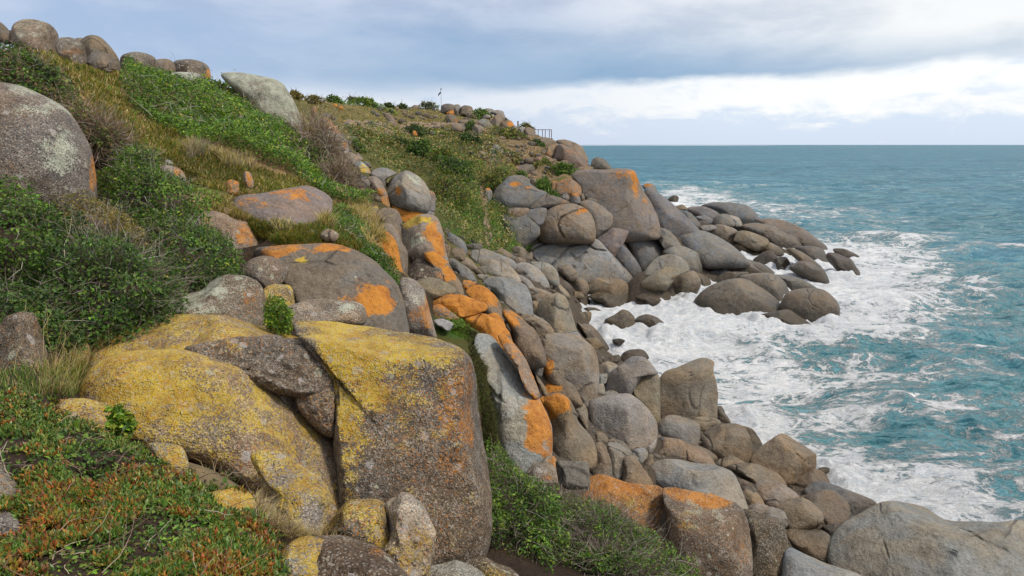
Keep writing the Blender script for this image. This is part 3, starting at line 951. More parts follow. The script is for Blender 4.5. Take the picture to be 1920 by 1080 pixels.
ROCKS_NEAR = """
X|545,610 560,596 620,590 700,594 780,608 840,634 880,670 902,740 914,830 916,920 908,1000 872,1044 800,1062 700,1060 645,1010 628,860 622,720 605,650|huge upright foreground boulder, yellow lichen on top and dark gritty front face|y=8.8,th=1.35,lean=.20,box=.50,tint='l',crust=True,fac=0,flat=[((0,.15,1),.74),((.95,.05,.35),.86),((0,1,.35),.80)],yb=.62,yl=-.16,ob=.0,spots=[(700,660,130,60,'y',.42),(655,700,50,130,'y',.45),(640,860,40,120,'y',.22),(860,720,50,150,'o',.36),(830,900,70,110,'o',.12),(780,1000,110,70,'p',.05),(800,860,90,90,'d',.15),(700,760,70,30,'y',.2)],cw=4,cracks=['879,815 884,865','628,690 634,760'],rough=.05,ext=.06
X|160,690 175,632 210,604 300,590 420,588 490,602 550,622 612,648 614,685 450,705 250,728 170,735|broad low foreground boulder with a glowing yellow lichen top behind the overhanging lobe|y=9.15,th=1.0,lean=.55,box=.6,tint='k',crust=True,fac=2,yl=.35,yb=.25,spots=[(520,618,70,26,'p',.12)],rough=.06,ext=.05
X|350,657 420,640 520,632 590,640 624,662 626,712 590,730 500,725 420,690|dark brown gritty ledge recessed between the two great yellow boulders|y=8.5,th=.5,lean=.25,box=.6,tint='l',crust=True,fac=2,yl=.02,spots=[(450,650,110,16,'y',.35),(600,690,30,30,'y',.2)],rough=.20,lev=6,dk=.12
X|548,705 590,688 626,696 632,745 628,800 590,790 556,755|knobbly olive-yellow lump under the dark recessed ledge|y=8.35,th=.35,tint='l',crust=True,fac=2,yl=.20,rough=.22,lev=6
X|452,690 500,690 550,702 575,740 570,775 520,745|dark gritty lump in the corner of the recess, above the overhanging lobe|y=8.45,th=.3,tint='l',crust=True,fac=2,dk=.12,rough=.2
X|143,748 165,690 225,658 330,650 420,676 520,716 592,763 634,815 648,880 643,950 605,1003 545,990 475,930 390,880 270,850 175,810|yellow and orange lichened foreground boulder whose rounded lobe overhangs the mossy ledge|y=7.7,th=.95,lean=.45,box=.58,tint='k',crust=True,fac=1,yl=.38,yb=.22,spots=[(250,730,120,80,'y',.25),(570,790,60,70,'o',.2),(480,850,80,50,'y',-.2),(600,880,50,70,'y',-.12),(470,745,90,40,'y',.06)],rough=.05,ext=.04
F|1150,510 1270,500 1380,560 1500,660 1515,740 1455,890 1400,892 1320,830 1240,720 1180,600|yellow lichen slab leaning below the overhanging lobe, beside the dry grass|y=6.3,th=.4,lean=.3,box=.55,tint='p',crust=True,fac=3,yl=.62,spots=[(1440,800,60,80,'y',-.35),(1310,640,40,50,'y',-.25)],rough=.09,cracks=['1360,590 1330,680 1300,760']
F|1450,890 1500,850 1600,735 1700,722 1765,745 1795,900 1785,970 1700,940 1550,910|small yellow lichened boulder at the foot of the huge dark one|y=6.6,th=.45,lean=.3,box=.7,tint='l',crust=True,fac=2,yl=.58,spots=[(1640,860,60,60,'y',-.3)],rough=.1
F|1758,745 1850,703 1915,720 1990,850 1990,955 1965,1050 1900,1095 1800,1060 1765,960 1775,850|whitish crusted cauliflower-like boulder at the foot of the huge dark one|y=6.4,th=.5,lean=.25,box=.7,tint=(.36,.33,.29),crust=True,fac=2,yl=.26,spots=[(1880,980,90,90,'y',.3),(1860,760,70,70,'y',-.2)],rough=.24,lev=6
F|1255,1030 1340,920 1430,893 1500,920 1490,1000 1450,1110 1300,1110|bright yellow boulder at the bottom edge beside the mound of dry moss|y=5.0,th=.3,lean=.4,tint='p',crust=True,fac=2,yl=.62,rough=.08
F|1425,915 1500,893 1610,893 1725,940 1810,1010 1870,1100 1430,1120|low rock mound matted with brown dead moss at the bottom edge|y=5.2,th=.4,lean=.7,tint=(.12,.085,.06),crust=True,fac=1,rough=.08,spots=[(1740,960,60,50,'o',.35)]
G|405,1090 415,1035 500,1008 580,1030 645,1085 600,1140 420,1140|small white crusted rock at the bottom edge under the huge boulder|y=6.9,th=.3,tint=(.40,.38,.35),crust=True,fac=2,rough=.14,spots=[(450,1050,40,30,'y',.2)]
G|545,1005 640,1008 740,1048 775,1095 640,1140 560,1070|low olive-brown rock at the bottom edge left of the leafy bush|y=7.3,th=.4,tint='l',crust=True,fac=2,yl=.25,rough=.1
F|235,300 280,264 400,264 485,290 520,350 490,400 350,380 255,340|flat yellow rock peeking from the succulent mat beside a green leaf tuft|y=5.9,th=.25,lean=.5,tint='k',crust=True,fac=1,yl=.55,rough=.08
F|675,475 760,466 840,488 870,560 855,605 760,610 695,540|knee-high yellow lichened stone set in the succulent mat above the straw|y=5.0,th=.16,tint='p',crust=True,fac=3,yl=.6,rough=.1
F|930,720 990,680 1080,668 1155,700 1180,770 1140,810 1040,800 950,770|domed bright yellow stone at the edge of the succulent mat|y=4.75,th=.2,tint='p',crust=True,fac=2,yl=.72,rough=.08
F|325,610 395,553 442,610 470,690 420,705 355,665|small pointed pinkish stone poking out of the succulents|y=4.2,th=.12,tint=(.42,.33,.25),crust=True,fac=3,fh=.65,rough=.1,name='stone',cat='stone',spots=[(400,600,40,60,'o',.2)]
F|-80,560 30,563 112,640 115,705 40,760 -80,780|grey stone spotted yellow cut off by the left edge, upper of two|y=3.8,th=.2,lean=.6,tint='p',crust=True,fac=2,yl=.22,rough=.08
F|-80,770 60,768 122,850 115,910 20,945 -80,940|plain grey stone cut off by the left edge, lower of two|y=3.35,th=.2,lean=.7,tint='g',crust=True,fac=2,rough=.08
F|345,882 370,862 392,878 380,905 355,905|fist-sized grey pebble on the black soil of the succulent mat|y=3.6,th=.04,tint='p',fac=2,name='stone',cat='stone'
D|0,800 40,758 120,734 192,745 232,820 262,900 255,1010 160,1080 50,1070 -60,1070 -80,900|brown lichen-crusted boulder at the left edge behind dry grass stalks|y=7.3,th=.5,tint='l',crust=True,fac=4,fh=.72,yl=.16,ob=.1,spots=[(200,790,40,60,'o',.3)],rough=.08
D|335,950 420,918 492,908 510,960 490,1010 400,1015|small yellow rock between the dry stalks and the broad yellow boulder|y=8.2,th=.3,tint='k',crust=True,fac=1,yl=.5
D|840,760 920,692 1100,612 1180,552 1270,527 1370,530 1440,558 1478,600 1492,700 1492,810 1350,820 1100,820 900,800|upright lichen boulder, pale green on its left shoulder and rusty orange on its right|y=10.6,th=.9,lean=.3,box=.6,tint='l',crust=True,fac=2,p=.05,pb=.20,spots=[(1200,590,110,70,'p',.55),(1030,690,150,70,'p',.5),(1410,640,70,110,'o',.30),(1380,720,90,90,'y',.16)],rough=.07
E|375,680 430,640 560,603 700,608 800,618 848,650 840,730 600,750 400,745|long low pinkish-grey rock with pale green lichen patches behind the great yellow boulder|y=10.7,th=.7,lean=.4,tint='k',crust=True,fac=1,o=.12,spots=[(760,650,90,40,'p',.6),(560,660,60,25,'y',.3)],rough=.08
E|265,570 300,530 355,517 430,525 455,580 450,660 275,655|bright yellow lichened rock face showing in the gap above the small green bush|y=12.1,th=.5,tint='l',crust=True,yl=.62
E|150,460 190,390 280,358 360,373 422,430 402,485 330,540 260,525 185,495|dark rounded boulder leaning against the left of the broad dome|y=13.0,th=.75,tint='l',crust=True,fac=1,spots=[(270,400,80,40,'p',.25)],p=.05
E|85,320 300,300 480,290 660,284 770,310 900,378 970,450 1032,530 1058,640 1062,760 900,790 700,790 500,790 400,740 330,640 200,540 110,420|broad dark dome-shaped boulder with an orange broken scar low on its right side|y=14.6,th=2.0,lean=.5,box=.62,tint=(.165,.14,.115),fac=1,flat=[((0,.2,1),.82)],spots=[(440,320,240,70,'o',.5),(500,390,120,90,'y',.40),(720,310,200,34,'o',.5),(890,590,200,150,'o',.50),(830,660,170,80,'o',.3),(960,640,90,110,'o',.22),(720,590,60,30,'o',.5),(980,520,60,90,'o',.12),(800,420,120,90,'p',.22),(640,450,60,60,'p',.2)],rough=.035,p=.06,cracks=['670,570 720,550 760,520 830,490 890,470']
A|0,455 -200,430 -330,620 -320,900 -200,1120 0,1160 200,1170 430,1150 520,1080 532,1000 517,870 472,760 382,620 262,540 122,480|huge grey egg-shaped boulder cut off by the left edge, orange along its right rim|y=12.2,th=1.7,lean=.30,box=.75,tint=(.16,.145,.13),crust=True,fac=0,p=.08,spots=[(270,600,180,80,'p',.60),(120,500,170,50,'p',.5),(330,830,110,150,'p',.55),(300,940,60,60,'p',.2),(150,730,140,110,'d',.22),(440,880,50,120,'d',.12),(522,980,26,120,'o',.85),(420,1100,90,40,'p',.15)],rough=.025
D|1300,150 1330,85 1450,68 1560,48 1640,33 1740,18 1830,58 1872,110 1855,175 1770,265 1600,260 1480,240 1380,210|broad purple-grey sloping rock slab with an orange upper rim on the grass slope|y=17.4,th=.9,lean=1.1,box=.6,tint=(.235,.195,.185),fac=2,spots=[(1640,80,130,40,'o',.55),(1400,120,90,60,'o',.40),(1780,60,50,60,'o',.2),(1450,200,60,30,'y',.2)],rough=.05
D|1172,152 1220,136 1310,158 1385,200 1372,222 1280,194 1190,168|thin yellow-lichened flake lying above the white and orange rock|y=15.9,th=.25,tint='k',crust=True,fac=2,yl=.4
D|1088,250 1108,192 1180,163 1290,190 1375,222 1440,262 1484,310 1494,348 1410,378 1290,382 1235,345 1150,300|pale grey rock blotched white, yellow and bright orange at the edge of the shrubs|y=15.4,th=.7,lean=.4,tint='k',crust=True,fac=3,spots=[(1400,310,100,50,'o',.62),(1370,250,60,40,'o',.4),(1140,230,60,60,'y',.55),(1300,250,40,40,'y',.3)],rough=.07
A|880,955 930,928 1000,943 1052,985 1084,1028 1000,1040 900,1010|pinkish rock with an orange crest poking out of the grass slope|y=17.8,th=.45,tint='k',fac=3,spots=[(1000,960,70,30,'o',.5)]
A|918,910 950,898 978,915 955,935|little pale stone just above the pinkish rock on the grass slope|y=18.2,th=.12,tint='p',name='stone',cat='stone'
A|1362,982 1390,963 1417,985 1428,1035 1400,1052 1372,1022|small upright orange-sided stone in the grass right of the straw tuft|y=18.5,th=.22,tint='k',fac=3,spots=[(1400,1005,30,40,'o',.55)],name='stone',cat='stone'
A|1266,1032 1300,1008 1342,1030 1336,1085 1270,1082|knobbly all-orange stone low on the grass slope|y=17.6,th=.3,tint='b',o=.5,fac=4,rough=.14,name='stone',cat='stone'
A|1043,802 1080,788 1117,810 1124,846 1080,836|small orange stone at the foot of the bright creeper|y=21,th=.25,tint='b',o=.45,fac=2,name='stone',cat='stone'
D|1715,290 1745,268 1775,280 1780,310 1730,312|small grey stone beside the straw tussock above the dome|y=15.6,th=.12,tint='p',p=.4,name='stone',cat='stone'
D|1795,305 1830,268 1880,275 1910,300 1880,330 1810,322|flat pale-green stone beside the straw tussock above the dome|y=15.4,th=.18,tint='b',p=.35,name='stone',cat='stone'
"""
ROCKS_SKYLINE = """
A|62,190 75,135 130,106 200,108 270,128 312,160 338,205 325,280 280,305 150,290 75,250|largest rounded boulder of the hilltop skyline, mossy grey-green on top|y=29,th=1.6,tint='b',pb=.40,fac=2,crust=True
A|-60,110 0,122 45,165 45,210 -40,220|brown boulder cut off by the left edge on the hilltop skyline|y=30,th=.7,tint='b'
A|-20,215 0,172 50,168 102,185 112,220 40,240|low brown rock below the skyline boulder cut off by the left edge|y=28.6,th=.5,tint='b',dk=.15
A|306,255 328,215 390,208 442,230 478,270 486,340 440,360 340,315|lichen-spotted skyline boulder with an orange foot, right of the largest|y=27.5,th=.8,tint='l',pb=.3,crust=True,spots=[(400,290,70,30,'o',.4)]
A|438,240 500,196 560,206 622,265 668,325 668,380 560,400 480,365|smooth peaked grey-brown boulder on the hilltop skyline|y=30.5,th=1.1,tint='b',pb=.25,fac=3
A|405,225 440,212 470,215 450,240|sliver of grey rock showing between two skyline boulders|y=32,th=.3,tint='g'
A|486,348 508,300 560,288 622,310 654,350 620,390 520,392|small rounded brown boulder nestled before the peaked skyline boulder|y=28.6,th=.6,tint='l'
A|543,350 580,336 612,350 602,374 550,376|tiny brown stone, left of the pair below the peaked skyline boulder|y=27.6,th=.25,tint='b',name='stone',cat='stone'
A|604,358 640,344 664,360 652,388 612,382|tiny brown stone, right of the pair below the peaked skyline boulder|y=27.6,th=.25,tint='b',name='stone',cat='stone'
A|672,345 690,308 760,290 830,303 878,332 860,400 760,412 680,395|wide low skyline boulder with grey-green lichen right of the peaked one|y=34,th=1.1,tint='l',pb=.38,crust=True
A|842,365 880,333 940,330 978,352 990,400 930,432 870,420|small brown boulder between the two wide low ones on the skyline|y=35,th=.9,tint='b',pb=.1,spots=[(950,400,50,30,'o',.3)]
A|968,385 985,340 1070,331 1142,350 1178,380 1184,432 1120,452 1000,452|wide low skyline boulder with an orange right end|y=36,th=1.1,tint='l',pb=.3,crust=True,spots=[(1175,410,30,40,'o',.6)]
A|845,455 880,425 960,406 1070,406 1130,420 1120,470 1040,500 930,490|flat pale slab half buried in the bright green creeper|y=30.5,th=.7,lean=.5,tint='p',p=.3,pb=.2
A|1240,418 1330,406 1430,418 1530,443 1592,475 1628,530 1664,590 1694,650 1690,715 1560,740 1450,660 1380,600 1320,510|great pale yellow-green lichened boulder standing above the creeper on the skyline|y=31.5,th=1.4,lean=.2,box=.72,tint=(.20,.19,.17),crust=True,fac=0,p=.64,spots=[(1640,740,130,40,'p',-.9),(1400,660,60,50,'p',-.5)],rough=.06
"""
ROCKS_RIDGE = """
B|718,770 733,700 790,663 860,660 932,700 972,760 988,820 964,865 880,872 800,850 738,812|big bald grey boulder overhanging an orange ledge at the head of the grassy gully|y=28,th=1.3,tint='g',fac=3,fh=.72,p=.12,pb=.15,spots=[(800,770,22,30,'o',.6),(750,680,20,30,'o',.4),(900,700,50,40,'p',.3)],cracks=['810,710 790,760 760,790 740,800']
B|642,675 690,643 760,648 805,670 740,705 720,770 690,750 660,710|flat grey rock touching the left of the bald overhanging boulder|y=28.9,th=.8,tint='g',fac=3
B|955,770 1002,780 1012,830 992,910 900,910 850,870 960,860|dark block under the right side of the bald overhanging boulder|y=28.9,th=.9,tint='s',spots=[(990,800,30,40,'o',.4)]
B|740,840 830,853 910,863 950,900 905,950 820,960 765,905|vivid orange ledge under the bald overhanging boulder|y=27.3,th=.7,tint='b',o=.75
B|487,585 520,553 562,568 604,592 570,615 520,630|grey brown-stained stone on the ridge above the yellow and white one|y=31.3,th=.5,tint='k',spots=[(560,590,30,30,'o',.3)]
B|540,620 590,608 632,640 648,680 600,680 555,660|white stone with a bright yellow face on the ridge by the gully|y=30.6,th=.5,tint='p',p=.3,spots=[(600,655,60,26,'y',.8),(640,665,20,30,'o',.6)]
B|415,492 428,470 470,456 512,490 524,545 500,562 460,530|grey boulder with a white cap and orange lower side on the ridge|y=36,th=.7,tint='g',pb=.5,spots=[(500,520,30,40,'o',.5),(430,500,20,20,'o',.5)]
B|620,705 660,688 700,713 742,790 722,815 655,775|pinkish ledge rock with orange streaks left of the bald overhanging boulder|y=27,th=.6,tint='k',spots=[(690,780,50,30,'o',.45)]
B|556,755 600,728 642,770 654,820 600,812|dark grey rock on the ridge beside the dry grass|y=26,th=.5,tint='d'
B|560,700 600,690 630,705 640,735 600,735|brown rounded stone on the ridge above the dark grey rock|y=27,th=.35,tint='b',spots=[(600,710,30,20,'o',.2)]
B|686,815 740,803 752,860 706,860|small orange rock on the ridge at the end of the orange ledge|y=26.2,th=.4,tint='b',o=.5
B|640,865 680,858 694,905 655,912|small olive-yellow stone at the lower tip of the green creeper strip|y=24.2,th=.3,tint='k',yl=.5,name='stone',cat='stone'
B|668,895 720,868 790,878 832,950 855,1060 800,1095 735,1010 685,945|brown-grey blocky boulder between the orange slab and the orange ledge|y=23.3,th=.9,tint='b',fac=4,fh=.7,spots=[(760,900,60,40,'y',.35),(720,930,60,60,'o',.3)]
E|928,160 1000,170 1052,240 1092,330 1090,430 1065,465 1040,300 955,215|brown shadowed boulder backing the vivid orange slab|y=19.9,th=.8,tint='b'
E|866,225 930,205 990,228 1032,290 1058,400 1070,460 1000,430 925,335 885,275|vivid orange slab face below the creeper strip on the ridge|y=19.1,th=.5,lean=.5,tint='b',o=.8,spots=[(910,215,60,20,'o',-.4)]
E|1052,205 1090,163 1170,123 1252,140 1284,200 1304,300 1316,400 1220,350 1180,360 1095,355 1075,265|tall boulder streaked yellow, white and orange on the ridge|y=21.3,th=.9,tint='k',fac=2,yl=.12,spots=[(1150,160,110,40,'y',.6),(1280,330,30,80,'o',.5),(1240,220,40,110,'o',.55),(1140,270,70,80,'p',.55),(1080,220,40,60,'y',.2),(1190,210,30,60,'o',.4)]
E|1075,440 1108,360 1180,346 1265,400 1315,450 1330,520 1200,520 1095,500|dark lichened rounded rock under the tall streaked boulder|y=20.2,th=.8,tint='d',crust=True,spots=[(1290,470,40,30,'o',.4)]
E|1175,345 1230,328 1315,390 1355,450 1400,510 1408,580 1345,570 1285,505 1300,450 1255,395|orange-backed spine of rock running down from the tall streaked boulder|y=20,th=.5,tint='b',spots=[(1250,370,70,50,'o',.7),(1330,460,60,60,'o',.6)],ob=.2
E|1386,492 1450,498 1488,520 1425,565 1398,545|small orange-capped rock beside the spine of rock|y=21.3,th=.4,tint='b',o=.5
E|1416,560 1460,523 1520,528 1584,580 1620,640 1618,700 1560,695 1465,610|brown boulder with an orange back above the grey boulder cove|y=20.4,th=.7,tint='b',ob=.5,spots=[(1480,560,110,60,'o',.6),(1550,590,60,50,'o',.45)]
E|1125,505 1220,478 1315,510 1366,560 1290,578 1220,596 1145,550|mossy tan rock above the long orange pair|y=18.9,th=.6,tint='t',yl=.25,fac=2
E|1210,605 1280,558 1400,578 1532,628 1540,652 1482,672 1390,690 1330,682 1235,650|upper of the two long orange boulders lying across the slope|y=18.3,th=.55,tint='b',o=.62,spots=[(1420,620,130,40,'o',.4),(1270,600,60,30,'o',-.1)],rough=.08
E|1215,655 1270,628 1335,670 1388,715 1330,745 1255,735|brown-orange stone left between the two long orange boulders|y=17.6,th=.4,tint='b',o=.42
E|1365,695 1450,678 1540,688 1622,740 1674,790 1686,855 1600,855 1480,785 1395,740|lower of the two long orange boulders lying across the slope|y=17.9,th=.6,tint='b',o=.58,spots=[(1480,720,110,40,'o',.3),(1600,760,80,40,'o',.4),(1660,830,40,30,'o',-.4)],rough=.05
E|1535,695 1590,678 1632,720 1646,765 1580,730|small orange stone tucked behind the lower long orange boulder|y=18.5,th=.3,tint='b',o=.6,name='stone',cat='stone'
E|1046,550 1058,480 1120,488 1182,540 1204,620 1244,740 1250,790 1100,770 1056,745|grey rock column with an orange right flank beside the broad dome|y=15,th=.6,tint='g',crust=True,fac=3,p=.08,spots=[(1210,680,40,120,'o',.6),(1120,690,40,40,'o',.4),(1150,600,60,40,'p',.4),(1100,530,50,40,'y',.15)]
E|1238,722 1290,713 1350,740 1322,775 1258,750|small flat grey stone lying in the leafy patch|y=15.6,th=.2,tint='p',name='stone',cat='stone'
O|-40,80 50,76 115,140 190,240 262,330 335,440 400,520 480,690 475,840 440,910 330,920 300,1010 200,1000 145,910 115,770 85,650 65,500 45,300 -5,180|long pale grey slab bordered by green moss, sweeping down beside the huge boulder|y=14.6,th=.9,lean=.7,box=.6,tint=(.33,.325,.32),fac=1,spots=[(400,620,120,130,'o',.85),(390,790,110,140,'o',.85),(280,480,50,50,'o',.35),(60,90,60,20,'o',.2)],cracks=['130,330 190,430 250,520 270,640 272,780 278,860'],rough=.03,cw=2.4
O|115,105 165,95 240,170 300,250 345,340 400,450 370,480 320,420 258,325 195,240|pinkish-orange strip of rock along the upper right edge of the long pale slab|y=15.0,th=.5,lean=.6,tint='k',o=.34,spots=[(150,130,60,50,'o',.3)]
O|275,875 330,908 440,908 505,920 545,990 580,1090 480,1110 350,1110 285,1000|orange-edged wedge of rock under the long pale slab, above the leafy bush|y=13.4,th=.6,tint='g',crust=True,fac=3,spots=[(500,950,60,50,'o',.6),(330,930,60,50,'o',.5),(470,1070,60,30,'o',.5)]
O|406,545 450,505 520,490 592,520 634,580 674,680 745,770 790,865 772,940 650,958 560,943 485,915 470,800 466,650 436,575|bulbous brown boulder with an orange crown, right of the long pale slab|y=17.3,th=1.1,lean=.3,box=.62,tint='b',fac=2,flat=[((.55,-.05,.8),.80)],spots=[(500,560,130,90,'o',.55),(580,570,50,80,'o',.4),(480,660,70,120,'o',.3)],cracks=['585,820 620,845 660,870']
O|402,535 430,513 448,540 426,565|little orange stone perched between the pale slab and the bulbous boulder|y=17.6,th=.2,tint='b',o=.7,name='stone',cat='stone'
O|140,-60 200,-70 300,0 380,80 432,180 440,260 370,258 300,270 210,175 208,70|long smooth brown boulder sloping down from the long orange pair|y=20.6,th=1.1,tint='b',fac=2,ob=.15,spots=[(200,0,90,70,'o',.5)]
"""
open_tables = [ROCKS_NEAR, ROCKS_SKYLINE, ROCKS_RIDGE]
